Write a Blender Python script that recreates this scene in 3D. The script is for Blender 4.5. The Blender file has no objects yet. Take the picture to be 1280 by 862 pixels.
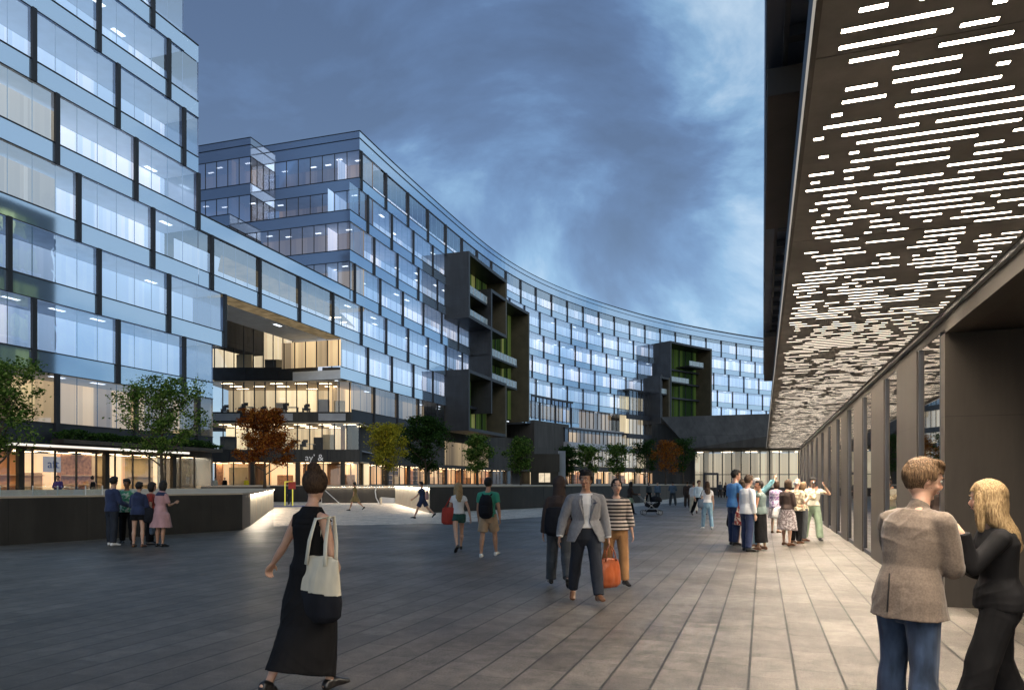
import bpy, bmesh, math, random
from mathutils import Vector, Matrix, noise
R = math.radians
random.seed(7)
SC = bpy.context.scene
COL = SC.collection

# ------------------------------------------------------------ camera numbers
F = 885.0; VX = 640.0; HY = 603.0; EYE = 1.65
TH = math.atan(313 / F)
CT, ST = math.cos(TH), math.sin(TH)
def C2W(lat, d):
    return Vector((lat * CT - d * ST, lat * ST + d * CT))
def PD(px, d):
    """plan point seen at column px, at depth d from the camera"""
    return C2W((px - VX) * d / F, d)
def W2C(x, y):
    return x * CT + y * ST, -x * ST + y * CT
def ZD(py, d):
    return EYE + (HY - py) * d / F

# ------------------------------------------------------------ materials
def nt(name):
    m = bpy.data.materials.new(name); m.use_nodes = True
    t = m.node_tree; t.nodes.clear()
    out = t.nodes.new('ShaderNodeOutputMaterial')
    return m, t, out
def N(t, kind, **kw):
    n = t.nodes.new(kind)
    for k, v in kw.items():
        if k.startswith('i_'):
            n.inputs[k[2:].replace('_', ' ')].default_value = v
        else:
            setattr(n, k, v)
    return n
def c4(c): return (c[0], c[1], c[2], 1)
def surf(name, col, rough=.6, metal=0, var=.25, scale=3, bump=0.0, bscale=60, stretch=(1, 1, 1), spec=.5, sheen=0, coat=0):
    m, t, out = nt(name)
    b = N(t, 'ShaderNodeBsdfPrincipled')
    tc = N(t, 'ShaderNodeTexCoord')
    mp = N(t, 'ShaderNodeMapping'); mp.inputs['Scale'].default_value = stretch
    t.links.new(tc.outputs['Object'], mp.inputs['Vector'])
    n1 = N(t, 'ShaderNodeTexNoise'); n1.inputs['Scale'].default_value = scale; n1.inputs['Detail'].default_value = 5
    t.links.new(mp.outputs[0], n1.inputs['Vector'])
    r = N(t, 'ShaderNodeValToRGB')
    lo = [max(0, x * (1 - var)) for x in col]; hi = [min(1, x * (1 + var)) for x in col]
    r.color_ramp.elements[0].position = .3; r.color_ramp.elements[1].position = .7
    r.color_ramp.elements[0].color = c4(lo); r.color_ramp.elements[1].color = c4(hi)
    t.links.new(n1.outputs['Fac'], r.inputs['Fac'])
    t.links.new(r.outputs['Color'], b.inputs['Base Color'])
    b.inputs['Roughness'].default_value = rough; b.inputs['Metallic'].default_value = metal
    b.inputs['Specular IOR Level'].default_value = spec
    if sheen: b.inputs['Sheen Weight'].default_value = sheen
    if coat: b.inputs['Coat Weight'].default_value = coat
    if bump:
        n2 = N(t, 'ShaderNodeTexNoise'); n2.inputs['Scale'].default_value = bscale; n2.inputs['Detail'].default_value = 4
        t.links.new(mp.outputs[0], n2.inputs['Vector'])
        bp = N(t, 'ShaderNodeBump'); bp.inputs['Strength'].default_value = bump; bp.inputs['Distance'].default_value = .01
        t.links.new(n2.outputs['Fac'], bp.inputs['Height']); t.links.new(bp.outputs[0], b.inputs['Normal'])
    t.links.new(b.outputs[0], out.inputs[0])
    return m
def panels(m, w, h, k=.45, mort=.014, off=.5, tone=.82):
    """panel joints and slightly different panel tones on an existing surface"""
    t = m.node_tree; b = [n for n in t.nodes if n.type == 'BSDF_PRINCIPLED'][0]
    src = b.inputs['Base Color'].links[0].from_socket
    g = N(t, 'ShaderNodeNewGeometry'); sp = N(t, 'ShaderNodeSeparateXYZ'); t.links.new(g.outputs['Position'], sp.inputs[0])
    ad = N(t, 'ShaderNodeMath', operation='ADD'); t.links.new(sp.outputs['X'], ad.inputs[0]); t.links.new(sp.outputs['Y'], ad.inputs[1])
    a2 = N(t, 'ShaderNodeMath', operation='ADD'); a2.inputs[1].default_value = 200; t.links.new(ad.outputs[0], a2.inputs[0])
    z2 = N(t, 'ShaderNodeMath', operation='ADD'); z2.inputs[1].default_value = .37; t.links.new(sp.outputs['Z'], z2.inputs[0])
    cb = N(t, 'ShaderNodeCombineXYZ'); t.links.new(a2.outputs[0], cb.inputs[0]); t.links.new(z2.outputs[0], cb.inputs[1])
    br = N(t, 'ShaderNodeTexBrick'); br.offset = off; br.inputs['Scale'].default_value = 1; br.inputs['Brick Width'].default_value = w; br.inputs['Row Height'].default_value = h
    br.inputs['Mortar Size'].default_value = mort; br.inputs['Color1'].default_value = (1, 1, 1, 1); br.inputs['Color2'].default_value = (tone, tone, tone, 1); br.inputs['Mortar'].default_value = (k, k, k, 1)
    t.links.new(cb.outputs[0], br.inputs['Vector'])
    ns = N(t, 'ShaderNodeTexNoise'); ns.inputs['Scale'].default_value = .8; ns.inputs['Detail'].default_value = 7; ns.inputs['Roughness'].default_value = .7
    mp = N(t, 'ShaderNodeMapping'); mp.inputs['Scale'].default_value = (2.5, 2.5, .35); t.links.new(g.outputs['Position'], mp.inputs['Vector']); t.links.new(mp.outputs[0], ns.inputs['Vector'])
    mr = N(t, 'ShaderNodeMapRange'); mr.inputs['From Min'].default_value = .3; mr.inputs['From Max'].default_value = .7; mr.inputs['To Min'].default_value = .72; mr.inputs['To Max'].default_value = 1.25; t.links.new(ns.outputs['Fac'], mr.inputs['Value'])
    v1 = N(t, 'ShaderNodeVectorMath', operation='MULTIPLY'); t.links.new(src, v1.inputs[0]); t.links.new(br.outputs['Color'], v1.inputs[1])
    v2 = N(t, 'ShaderNodeVectorMath', operation='SCALE'); t.links.new(v1.outputs[0], v2.inputs[0]); t.links.new(mr.outputs[0], v2.inputs['Scale'])
    t.links.new(v2.outputs[0], b.inputs['Base Color']); return m
def emis(name, col, s, var=0, scale=1.0, stretch=(1, 1, 1), lo=None):
    m, t, out = nt(name)
    e = N(t, 'ShaderNodeEmission'); e.inputs['Strength'].default_value = s
    if var or lo:
        tc = N(t, 'ShaderNodeTexCoord'); mp = N(t, 'ShaderNodeMapping'); mp.inputs['Scale'].default_value = stretch
        t.links.new(tc.outputs['Object'], mp.inputs['Vector'])
        n1 = N(t, 'ShaderNodeTexNoise'); n1.inputs['Scale'].default_value = scale; n1.inputs['Detail'].default_value = 3
        t.links.new(mp.outputs[0], n1.inputs['Vector'])
        r = N(t, 'ShaderNodeValToRGB'); r.color_ramp.elements[0].position = .35; r.color_ramp.elements[1].position = .65
        r.color_ramp.elements[0].color = c4(lo or [x * (1 - var) for x in col]); r.color_ramp.elements[1].color = c4(col)
        t.links.new(n1.outputs['Fac'], r.inputs['Fac']); t.links.new(r.outputs[0], e.inputs['Color'])
    else:
        e.inputs['Color'].default_value = c4(col)
    t.links.new(e.outputs[0], out.inputs[0])
    return m
def glass(name, tint, fac, rough=.02, through=(1, 1, 1), wav=0.0, gz=.45):
    """coated architectural glass: part mirror, part clear"""
    m, t, out = nt(name)
    g = N(t, 'ShaderNodeBsdfGlossy'); g.inputs['Color'].default_value = c4(tint); g.inputs['Roughness'].default_value = rough
    tr = N(t, 'ShaderNodeBsdfTransparent'); tr.inputs['Color'].default_value = c4(through)
    lw = N(t, 'ShaderNodeLayerWeight'); lw.inputs['Blend'].default_value = .35
    mr = N(t, 'ShaderNodeMapRange'); mr.inputs['To Min'].default_value = fac; mr.inputs['To Max'].default_value = min(1, fac + gz)
    t.links.new(lw.outputs['Fresnel'], mr.inputs['Value'])
    mx = N(t, 'ShaderNodeMixShader')
    t.links.new(mr.outputs[0], mx.inputs[0]); t.links.new(tr.outputs[0], mx.inputs[1]); t.links.new(g.outputs[0], mx.inputs[2])
    if wav:
        tc = N(t, 'ShaderNodeTexCoord')
        n = N(t, 'ShaderNodeTexNoise'); n.inputs['Scale'].default_value = .55; n.inputs['Detail'].default_value = 3
        t.links.new(tc.outputs['Object'], n.inputs['Vector'])
        bp = N(t, 'ShaderNodeBump'); bp.inputs['Strength'].default_value = wav; bp.inputs['Distance'].default_value = .1
        t.links.new(n.outputs['Fac'], bp.inputs['Height']); t.links.new(bp.outputs[0], g.inputs['Normal'])
    t.links.new(mx.outputs[0], out.inputs[0])
    return m

M = {}
M['facade_glass'] = glass('facade_glass', (.80, .90, 1.0), .42, .02, (.88, .93, .98), .09)
M['retail_glass'] = glass('retail_glass', (.8, .9, 1), .10, .02)
M['lit_glass'] = glass('lit_glass', (.85, .92, 1), .10, .02)
M['dusk_glass'] = glass('dusk_glass', (.75, .85, 1), .22, .03, (.7, .72, .78))
M['dark_metal'] = surf('dark_metal', (.014, .018, .027), .5, .0, .3, 2)
M['fin_metal'] = surf('fin_metal', (.012, .015, .022), .6, .0, .4, .6, stretch=(1, 1, .3))
M['bronze'] = surf('bronze', (.043, .036, .029), .5, .25, .12, 1.2, stretch=(1, 1, .4))
M['bronze_dark'] = surf('bronze_dark', (.045, .038, .031), .55, .2, .2, 1)
M['charcoal'] = surf('charcoal', (.046, .045, .043), .8, 0, .25, .5, stretch=(1, 1, .15), bump=.1, bscale=2)
M['pod_metal'] = surf('pod_metal', (.026, .030, .037), .5, .2, .25, .5)
M['pod_inside'] = surf('pod_inside', (.062, .055, .036), .55, .1, .2, .8)
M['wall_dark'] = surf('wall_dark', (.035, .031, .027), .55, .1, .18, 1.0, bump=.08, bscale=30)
M['pale_stone_and_lit_face'] = surf('pale_stone_and_lit_face', (.42, .38, .31), .7, 0, .12, 1.5, bump=.1, bscale=40)
M['coping'] = surf('coping', (.46, .37, .27), .8, 0, .15, 1.2)
M['slab'] = surf('slab', (.30, .32, .36), .6, 0, .15, 1)
M['white_trim'] = surf('white_trim', (.62, .62, .60), .4, .1, .08, 2)
M['steel'] = surf('steel', (.45, .46, .47), .3, .8, .1, 5)
M['ceiling_in'] = surf('ceiling_in', (.62, .68, .76), .8, 0, .1, 1)
M['beige_in'] = surf('beige_in', (.50, .42, .28), .8, 0, .25, .8, stretch=(1, 1, .3))
M['soffit_painted_light'] = emis('soffit_painted_light', (.42, .31, .17), .55, var=.45, scale=1.2, stretch=(1, 1, 1))  # no lamp: warm light on the soffit painted as emission
M['wood'] = surf('wood', (.30, .15, .06), .5, 0, .35, 2.5, stretch=(1, 1, .15))
M['orange_in'] = surf('orange_in', (.55, .27, .12), .6, 0, .25, 1.5, stretch=(1, 1, .3))
M['cream_in'] = surf('cream_in', (.62, .50, .36), .7, 0, .2, 1.1, stretch=(1, 1, .3))
M['brick_in'] = surf('brick_in', (.42, .22, .12), .8, 0, .4, 5)
M['light_warm'] = emis('light_warm', (1, .72, .42), 16)
M['light_warm2'] = emis('light_warm2', (1, .82, .56), 11)
M['light_office'] = emis('light_office', (.86, .93, 1), 3.2)
M['edge_light'] = emis('edge_light', (1, .93, .82), 1.4, var=.35, scale=.3)
def louvre_light(name, col, base, down):
    """lamp behind a louvre: strongest straight out of the slot, weak at a grazing angle"""
    m, t, out = nt(name)
    g = N(t, 'ShaderNodeNewGeometry'); d = N(t, 'ShaderNodeVectorMath', operation='DOT_PRODUCT')
    t.links.new(g.outputs['Incoming'], d.inputs[0]); t.links.new(g.outputs['Normal'], d.inputs[1])
    a = N(t, 'ShaderNodeMath', operation='ABSOLUTE'); t.links.new(d.outputs['Value'], a.inputs[0])
    mr = N(t, 'ShaderNodeMapRange'); mr.inputs['From Min'].default_value = .19; t.links.new(a.outputs[0], mr.inputs['Value'])
    pp = N(t, 'ShaderNodeMath', operation='POWER'); pp.inputs[1].default_value = 1.6; t.links.new(mr.outputs[0], pp.inputs[0])
    sy = N(t, 'ShaderNodeSeparateXYZ'); t.links.new(g.outputs['Position'], sy.inputs[0])
    my = N(t, 'ShaderNodeMapRange'); my.inputs['From Min'].default_value = 3; my.inputs['From Max'].default_value = 16; my.inputs['To Min'].default_value = .65; my.inputs['To Max'].default_value = 1.45
    t.links.new(sy.outputs['Y'], my.inputs['Value'])
    pw = N(t, 'ShaderNodeMath', operation='MULTIPLY'); t.links.new(pp.outputs[0], pw.inputs[0]); t.links.new(my.outputs[0], pw.inputs[1])
    ml = N(t, 'ShaderNodeMath', operation='MULTIPLY_ADD'); ml.inputs[1].default_value = down; ml.inputs[2].default_value = base; t.links.new(pw.outputs[0], ml.inputs[0])
    fb = N(t, 'ShaderNodeMath', operation='SUBTRACT'); fb.inputs[0].default_value = 1; t.links.new(g.outputs['Backfacing'], fb.inputs[1])
    m2 = N(t, 'ShaderNodeMath', operation='MULTIPLY'); t.links.new(ml.outputs[0], m2.inputs[0]); t.links.new(fb.outputs[0], m2.inputs[1])
    e = N(t, 'ShaderNodeEmission'); e.inputs['Color'].default_value = c4(col); t.links.new(m2.outputs[0], e.inputs['Strength'])
    t.links.new(e.outputs[0], out.inputs[0]); return m
M['slot_light'] = louvre_light('slot_light', (1, .85, .68), 3.3, 265)

# spandrel : back-painted pale blue glass
def spandrel_mat():
    m, t, out = nt('spandrel_glass')
    b = N(t, 'ShaderNodeBsdfPrincipled')
    tc = N(t, 'ShaderNodeTexCoord')
    n = N(t, 'ShaderNodeTexNoise'); n.inputs['Scale'].default_value = .12
    t.links.new(tc.outputs['Object'], n.inputs['Vector'])
    r = N(t, 'ShaderNodeValToRGB'); r.color_ramp.elements[0].position = .3; r.color_ramp.elements[1].position = .7
    r.color_ramp.elements[0].color = (.16, .27, .42, 1); r.color_ramp.elements[1].color = (.22, .34, .49, 1)
    t.links.new(n.outputs['Fac'], r.inputs['Fac']); t.links.new(r.outputs[0], b.inputs['Base Color'])
    b.inputs['Roughness'].default_value = .5
    g = N(t, 'ShaderNodeBsdfGlossy'); g.inputs['Color'].default_value = (.68, .82, .97, 1); g.inputs['Roughness'].default_value = .05
    lw = N(t, 'ShaderNodeLayerWeight'); lw.inputs['Blend'].default_value = .4
    mr = N(t, 'ShaderNodeMapRange'); mr.inputs['To Min'].default_value = .62; mr.inputs['To Max'].default_value = .95
    t.links.new(lw.outputs['Fresnel'], mr.inputs['Value'])
    mx = N(t, 'ShaderNodeMixShader')
    t.links.new(mr.outputs[0], mx.inputs[0]); t.links.new(b.outputs[0], mx.inputs[1]); t.links.new(g.outputs[0], mx.inputs[2])
    t.links.new(mx.outputs[0], out.inputs[0])
    return m
M['spandrel'] = spandrel_mat()
def spandrel_dusk():
    m, t, out = nt('spandrel_painted_shade')  # darker copy of the spandrel, shade of the end faces put into its colour
    g = N(t, 'ShaderNodeBsdfGlossy'); g.inputs['Color'].default_value = (.42, .50, .62, 1); g.inputs['Roughness'].default_value = .1
    b = N(t, 'ShaderNodeBsdfPrincipled'); b.inputs['Roughness'].default_value = .6
    tc = N(t, 'ShaderNodeTexCoord'); n = N(t, 'ShaderNodeTexNoise'); n.inputs['Scale'].default_value = .3
    t.links.new(tc.outputs['Object'], n.inputs['Vector'])
    r = N(t, 'ShaderNodeValToRGB'); r.color_ramp.elements[0].color = (.08, .11, .17, 1); r.color_ramp.elements[1].color = (.13, .17, .25, 1)
    t.links.new(n.outputs['Fac'], r.inputs['Fac']); t.links.new(r.outputs[0], b.inputs['Base Color'])
    mx = N(t, 'ShaderNodeMixShader'); mx.inputs[0].default_value = .5
    t.links.new(b.outputs[0], mx.inputs[1]); t.links.new(g.outputs[0], mx.inputs[2]); t.links.new(mx.outputs[0], out.inputs[0])
    return m
M['spandrel_painted_shade'] = spandrel_dusk()

# back wall of the offices : pale curtains and partitions, room light painted in as emission
def office_wall(name, c1, c2, c3, s, warm=0.0):
    m, t, out = nt(name)
    uv = N(t, 'ShaderNodeUVMap')
    sx = N(t, 'ShaderNodeSeparateXYZ'); t.links.new(uv.outputs[0], sx.inputs[0])
    def cells(k, seed):
        mul = N(t, 'ShaderNodeMath', operation='MULTIPLY_ADD'); mul.inputs[1].default_value = k; mul.inputs[2].default_value = seed
        t.links.new(sx.outputs['X'], mul.inputs[0])
        fl = N(t, 'ShaderNodeMath', operation='FLOOR'); t.links.new(mul.outputs[0], fl.inputs[0])
        fy = N(t, 'ShaderNodeMath', operation='MULTIPLY'); fy.inputs[1].default_value = 7.31; t.links.new(sx.outputs['Y'], fy.inputs[0])
        fl2 = N(t, 'ShaderNodeMath', operation='FLOOR'); t.links.new(sx.outputs['Y'], fl2.inputs[0])
        cb = N(t, 'ShaderNodeCombineXYZ'); t.links.new(fl.outputs[0], cb.inputs[0]); t.links.new(fl2.outputs[0], cb.inputs[1])
        w = N(t, 'ShaderNodeTexWhiteNoise'); w.noise_dimensions = '2D'; t.links.new(cb.outputs[0], w.inputs['Vector'])
        return w.outputs['Value']
    a = cells(.17, 3.0); b_ = cells(.70, 11.0); c_ = cells(3.2, 5.0)
    def lin(x, k, y):
        n = N(t, 'ShaderNodeMath', operation='MULTIPLY_ADD'); n.inputs[1].default_value = k
        t.links.new(x, n.inputs[0])
        if isinstance(y, float): n.inputs[2].default_value = y
        else: t.links.new(y, n.inputs[2])
        return n.outputs[0]
    s1 = lin(a, .5, 0.0); s2 = lin(b_, .38, s1); s3 = lin(c_, .12, s2)
    r = N(t, 'ShaderNodeValToRGB')
    e = r.color_ramp.elements
    e[0].position = .30; e[0].color = c4(c1); e[1].position = .82; e[1].color = c4(c3)
    x = e.new(.58); x.color = c4(c2)
    t.links.new(s3, r.inputs['Fac'])
    # painted room light, stronger towards the ceiling
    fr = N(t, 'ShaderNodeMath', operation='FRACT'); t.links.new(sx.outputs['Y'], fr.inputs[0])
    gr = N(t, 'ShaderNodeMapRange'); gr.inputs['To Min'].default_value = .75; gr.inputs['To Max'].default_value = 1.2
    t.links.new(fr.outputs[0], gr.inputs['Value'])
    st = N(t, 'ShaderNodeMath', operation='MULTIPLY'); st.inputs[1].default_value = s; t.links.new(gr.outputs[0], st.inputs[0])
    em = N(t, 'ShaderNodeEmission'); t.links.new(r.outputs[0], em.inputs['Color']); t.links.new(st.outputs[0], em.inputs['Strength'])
    df = N(t, 'ShaderNodeBsdfDiffuse'); t.links.new(r.outputs[0], df.inputs['Color'])
    ad = N(t, 'ShaderNodeAddShader'); t.links.new(em.outputs[0], ad.inputs[0]); t.links.new(df.outputs[0], ad.inputs[1])
    t.links.new(ad.outputs[0], out.inputs[0])
    return m
M['office'] = office_wall('office_interior', (.34, .47, .64), (.50, .61, .76), (.95, .93, 1.0), .98)
M['office_far'] = office_wall('office_interior_far', (.14, .24, .42), (.24, .36, .55), (.70, .78, .95), .62)
M['office_warm'] = office_wall('office_interior_warm', (.13, .10, .07), (.40, .29, .17), (.90, .64, .34), 1.0)
M['office_dim'] = office_wall('office_interior_dim', (.06, .075, .12), (.13, .15, .22), (.30, .30, .34), .6)
M['office_end'] = office_wall('office_interior_end', (.14, .12, .12), (.30, .24, .20), (.60, .42, .28), .42)
M['tan_room'] = office_wall('tan_room', (.30, .24, .17), (.52, .42, .29), (.80, .72, .60), .62)
M['tan_dim'] = office_wall('tan_dim', (.26, .21, .17), (.42, .33, .24), (.62, .52, .40), .55)
M['green_curtain'] = office_wall('green_curtain', (.010, .022, .008), (.05, .085, .02), (.30, .30, .10), .42)
M['yellow_room'] = office_wall('yellow_room', (.04, .06, .03), (.30, .34, .10), (.75, .78, .30), .7)
M['lit_room'] = office_wall('lit_room', (.34, .27, .17), (.76, .63, .42), (1.0, .84, .54), 1.0)
M['lobby_room'] = office_wall('lobby_room', (.22, .19, .14), (.50, .44, .33), (.72, .66, .50), .55)
M['shop_back'] = office_wall('shop_back', (.46, .28, .13), (.80, .54, .29), (1, .80, .50), .85)

# ------------------------------------------------------------ object helpers
def link(o, parent=None):
    COL.objects.link(o)
    if parent: o.parent = parent
    return o
def tag(o, label=None, cat=None, group=None, kind=None):
    if label: o['label'] = label
    if cat: o['category'] = cat
    if group: o['group'] = group
    if kind: o['kind'] = kind
    return o
def empty(name, loc=(0, 0, 0), rz=0, label=None, cat=None, group=None):
    o = bpy.data.objects.new(name, None); o.location = loc; o.rotation_euler = (0, 0, rz)
    o.empty_display_size = .2
    link(o); return tag(o, label, cat, group)
def copy_tree(o, parent=None):
    c = o.copy(); COL.objects.link(c); c.parent = parent
    for ch in list(o.children): copy_tree(ch, c)
    return c

class MB:
    """collects faces with material indices and an optional uv, builds ONE mesh"""
    def __init__(s): s.v = []; s.f = []; s.m = []; s.uv = []
    def face(s, pts, mi=0, uv=None):
        b = len(s.v); s.v += [tuple(p) for p in pts]
        s.f.append(tuple(range(b, b + len(pts)))); s.m.append(mi); s.uv.append(uv or [(0, 0)] * len(pts))
    def hexa(s, a, mi=0):
        """8 corners: bottom 4 ccw, top 4"""
        b = len(s.v); s.v += [tuple(p) for p in a]
        for q in ((3, 2, 1, 0), (4, 5, 6, 7), (0, 1, 5, 4), (1, 2, 6, 5), (2, 3, 7, 6), (3, 0, 4, 7)):
            s.f.append(tuple(b + i for i in q)); s.m.append(mi); s.uv.append([(0, 0)] * 4)
    def box(s, x0, x1, y0, y1, z0, z1, mi=0):
        s.hexa([(x0, y0, z0), (x1, y0, z0), (x1, y1, z0), (x0, y1, z0), (x0, y0, z1), (x1, y0, z1), (x1, y1, z1), (x0, y1, z1)], mi)
    def prism(s, poly, z0, z1, mi=0, top=None):
        n = len(poly); b = len(s.v)
        s.v += [(p[0], p[1], z0) for p in poly] + [(p[0], p[1], z1) for p in poly]
        for i in range(n):
            j = (i + 1) % n
            s.f.append((b + i, b + j, b + n + j, b + n + i)); s.m.append(mi); s.uv.append([(0, 0)] * 4)
        s.f.append(tuple(b + n + i for i in range(n))); s.m.append(mi if top is None else top); s.uv.append([(0, 0)] * n)
        s.f.append(tuple(b + n - 1 - i for i in range(n))); s.m.append(mi); s.uv.append([(0, 0)] * n)
    def wall(s, p, q, z0, z1, mi=0, u0=0, u1=None, v=0):
        if u1 is None: u1 = u0 + math.dist(p[:2], q[:2])
        s.face([(p[0], p[1], z0), (q[0], q[1], z0), (q[0], q[1], z1), (p[0], p[1], z1)], mi, [(u0, v + .001), (u1, v + .001), (u1, v + .999), (u0, v + .999)])
    def bar(s, p, q, w, h=None, mi=0, up=(0, 0, 1)):
        """rectangular bar from p to q"""
        h = h or w; p = Vector(p); q = Vector(q); d = (q - p).normalized(); u = Vector(up)
        if abs(d.dot(u)) > .95: u = Vector((1, 0, 0))
        x = d.cross(u).normalized() * w / 2; y = x.cross(d).normalized() * h / 2
        s.hexa([p - x - y, p + x - y, q + x - y, q - x - y, p - x + y, p + x + y, q + x + y, q - x + y], mi)
    def tube(s, pts, rad, n=10, ref=(1, 0, 0), mi=0, cap=True):
        pts = [Vector(p) for p in pts]
        rad = [(r, r) if not isinstance(r, (tuple, list)) else r for r in rad]
        if cap:
            d0 = (pts[0] - pts[1]).normalized(); d1 = (pts[-1] - pts[-2]).normalized()
            r0 = min(rad[0]); r1 = min(rad[-1])
            pts = [pts[0] + d0 * r0 * .65] + pts + [pts[-1] + d1 * r1 * .65]
            rad = [(rad[0][0] * .65, rad[0][1] * .65)] + rad + [(rad[-1][0] * .65, rad[-1][1] * .65)]
        k = len(pts); rings = []
        for i, p in enumerate(pts):
            a = pts[max(0, i - 1)]; b = pts[min(k - 1, i + 1)]
            d = (b - a).normalized(); x = Vector(ref); x = (x - d * x.dot(d))
            if x.length < .05: x = Vector((0, 1, 0)); x = x - d * x.dot(d)
            x.normalize(); y = d.cross(x)
            base = len(s.v)
            for j in range(n):
                t = 2 * math.pi * j / n
                s.v.append(tuple(p + x * math.cos(t) * rad[i][0] + y * math.sin(t) * rad[i][1]))
            rings.append(base)
        for i in range(k - 1):
            for j in range(n):
                j2 = (j + 1) % n
                s.f.append((rings[i] + j, rings[i] + j2, rings[i + 1] + j2, rings[i + 1] + j)); s.m.append(mi); s.uv.append([(0, 0)] * 4)
        s.f.append(tuple(rings[0] + n - 1 - j for j in range(n))); s.m.append(mi); s.uv.append([(0, 0)] * n)
        s.f.append(tuple(rings[-1] + j for j in range(n))); s.m.append(mi); s.uv.append([(0, 0)] * n)
    def ball(s, c, r, rot=None, n=12, mi=0):
        if not isinstance(r, (tuple, list)): r = (r, r, r)
        c = Vector(c); rings = []; h = n // 2
        for i in range(1, h):
            ph = math.pi * i / h; base = len(s.v)
            for j in range(n):
                t = 2 * math.pi * j / n
                v = Vector((r[0] * math.sin(ph) * math.cos(t), r[1] * math.sin(ph) * math.sin(t), r[2] * math.cos(ph)))
                if rot: v = rot @ v
                s.v.append(tuple(c + v))
            rings.append(base)
        for sgn in (1, -1):
            v = Vector((0, 0, r[2] * sgn))
            if rot: v = rot @ v
            s.v.append(tuple(c + v))
        top = len(s.v) - 2; bot = top + 1
        for i in range(len(rings) - 1):
            for j in range(n):
                j2 = (j + 1) % n
                s.f.append((rings[i] + j, rings[i + 1] + j, rings[i + 1] + j2, rings[i] + j2)); s.m.append(mi); s.uv.append([(0, 0)] * 4)
        for j in range(n):
            j2 = (j + 1) % n
            s.f.append((top, rings[0] + j, rings[0] + j2)); s.m.append(mi); s.uv.append([(0, 0)] * 3)
            s.f.append((bot, rings[-1] + j2, rings[-1] + j)); s.m.append(mi); s.uv.append([(0, 0)] * 3)
    def mesh(s, name, mats):
        me = bpy.data.meshes.new(name)
        me.from_pydata(s.v, [], s.f)
        for m in (mats if isinstance(mats, (list, tuple)) else [mats]): me.materials.append(m)
        me.polygons.foreach_set('material_index', s.m)
        ul = me.uv_layers.new(name='UVMap')
        flat = []
        for u in s.uv:
            for a in u: flat += [a[0], a[1]]
        ul.data.foreach_set('uv', flat)
        me.update()
        return me
    def build(s, name, mats, parent=None, smooth=False):
        me = s.mesh(name, mats)
        if smooth:
            for p in me.polygons: p.use_smooth = True
        o = bpy.data.objects.new(name, me)
        return link(o, parent)

# ------------------------------------------------------------ the curved facade line
P = 4.2; PH = .55
def Z(k): return EYE + P * k
raw = [(-41, 3), (-36.5, 16), (-28.4, 39.3), (-23.7, 53.3), (-16.9, 75), (-14.2, 84), (-9, 99.5), (-1.9, 119.5), (7, 135), (17.2, 148), (29.1, 160.5), (41.9, 171.5), (56.3, 181.5), (72, 191), (90, 199), (112, 206)]
pts = []
for i in range(len(raw) - 1):
    p0 = Vector(raw[max(0, i - 1)]); p1 = Vector(raw[i]); p2 = Vector(raw[i + 1]); p3 = Vector(raw[min(len(raw) - 1, i + 2)])
    for j in range(12):
        t = j / 12
        pts.append(.5 * ((2 * p1) + (p2 - p0) * t + (2 * p0 - 5 * p1 + 4 * p2 - p3) * t * t + (3 * p1 - 3 * p2 + p3 - p0) * t ** 3))
pts.append(Vector(raw[-1]))
for it in range(60):
    pts = [pts[0]] + [(pts[i - 1] + pts[i] * 2 + pts[i + 1]) / 4 for i in range(1, len(pts) - 1)] + [pts[-1]]
pts = [C2W(p.x, p.y) for p in pts]
cum = [0]
for i in range(1, len(pts)): cum.append(cum[-1] + (pts[i] - pts[i - 1]).length)
def FP(s, o=0.0):
    """point on the facade line at arc length s, pushed o metres out towards the square"""
    s = min(max(s, 0), cum[-1] - .01)
    lo, hi = 0, len(cum) - 1
    while hi - lo > 1:
        m = (lo + hi) // 2
        if cum[m] <= s: lo = m
        else: hi = m
    t = (s - cum[lo]) / (cum[lo + 1] - cum[lo])
    p = pts[lo].lerp(pts[lo + 1], t)
    a = pts[max(0, lo - 1)]; b = pts[min(len(pts) - 1, lo + 2)]
    d = (b - a).normalized()
    return p + Vector((d.y, -d.x)) * o
def FS(px, o=0.0):
    """arc length at which the facade crosses image column px"""
    a, b = 15.0, cum[-1] - 1
    def u(s):
        p = FP(s, o); l, d = W2C(p.x, p.y); return VX + F * l / d
    for _ in range(50):
        m = (a + b) / 2
        if u(m) < px: a = m
        else: b = m
    return a
def FZ(px, py, o=0.0):
    p = FP(FS(px, o), o); l, d = W2C(p.x, p.y); return ZD(py, d)
S0 = FS(0.0)
BAY = 5.77
def fin_phase(k): return S0 + 1.92 + (BAY / 4) * (5 - k)
M['soffit'] = surf('soffit', (.165, .155, .14), .7, 0, .1, 1)
M['night_panel'] = surf('night_panel', (.09, .11, .16), .5, .2, .3, .4)
M['rail_glass'] = glass('rail_glass', (.9, .95, 1), .12, .02, (.86, .92, .9))
M['hall_glass'] = glass('hall_glass', (.95, .93, .9), .42, .015, (.5, .5, .5))
M['yellow'] = emis('yellow_glow', (.9, .8, .12), .9, var=.2, scale=2)  # frame is no lamp; its brightness is painted in as emission
M['red'] = surf('red_paint', (.55, .06, .04), .5, 0, .15, 2)
M['blue'] = surf('blue_mat', (.06, .07, .35), .6, 0, .2, 2)
M['blue_lit'] = surf('blue_letters', (.05, .10, .50), .5, 0, .1, 3)
M['poster'] = emis('poster_white', (.75, .72, .74), .38, var=.15, scale=3)
M['sign_white'] = emis('sign_white', (.8, .8, .8), .5, var=.3, scale=2)
M['light_warm2s'] = emis('kiosk_light', (1, .82, .58), 1.0, var=.3, scale=3)
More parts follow.
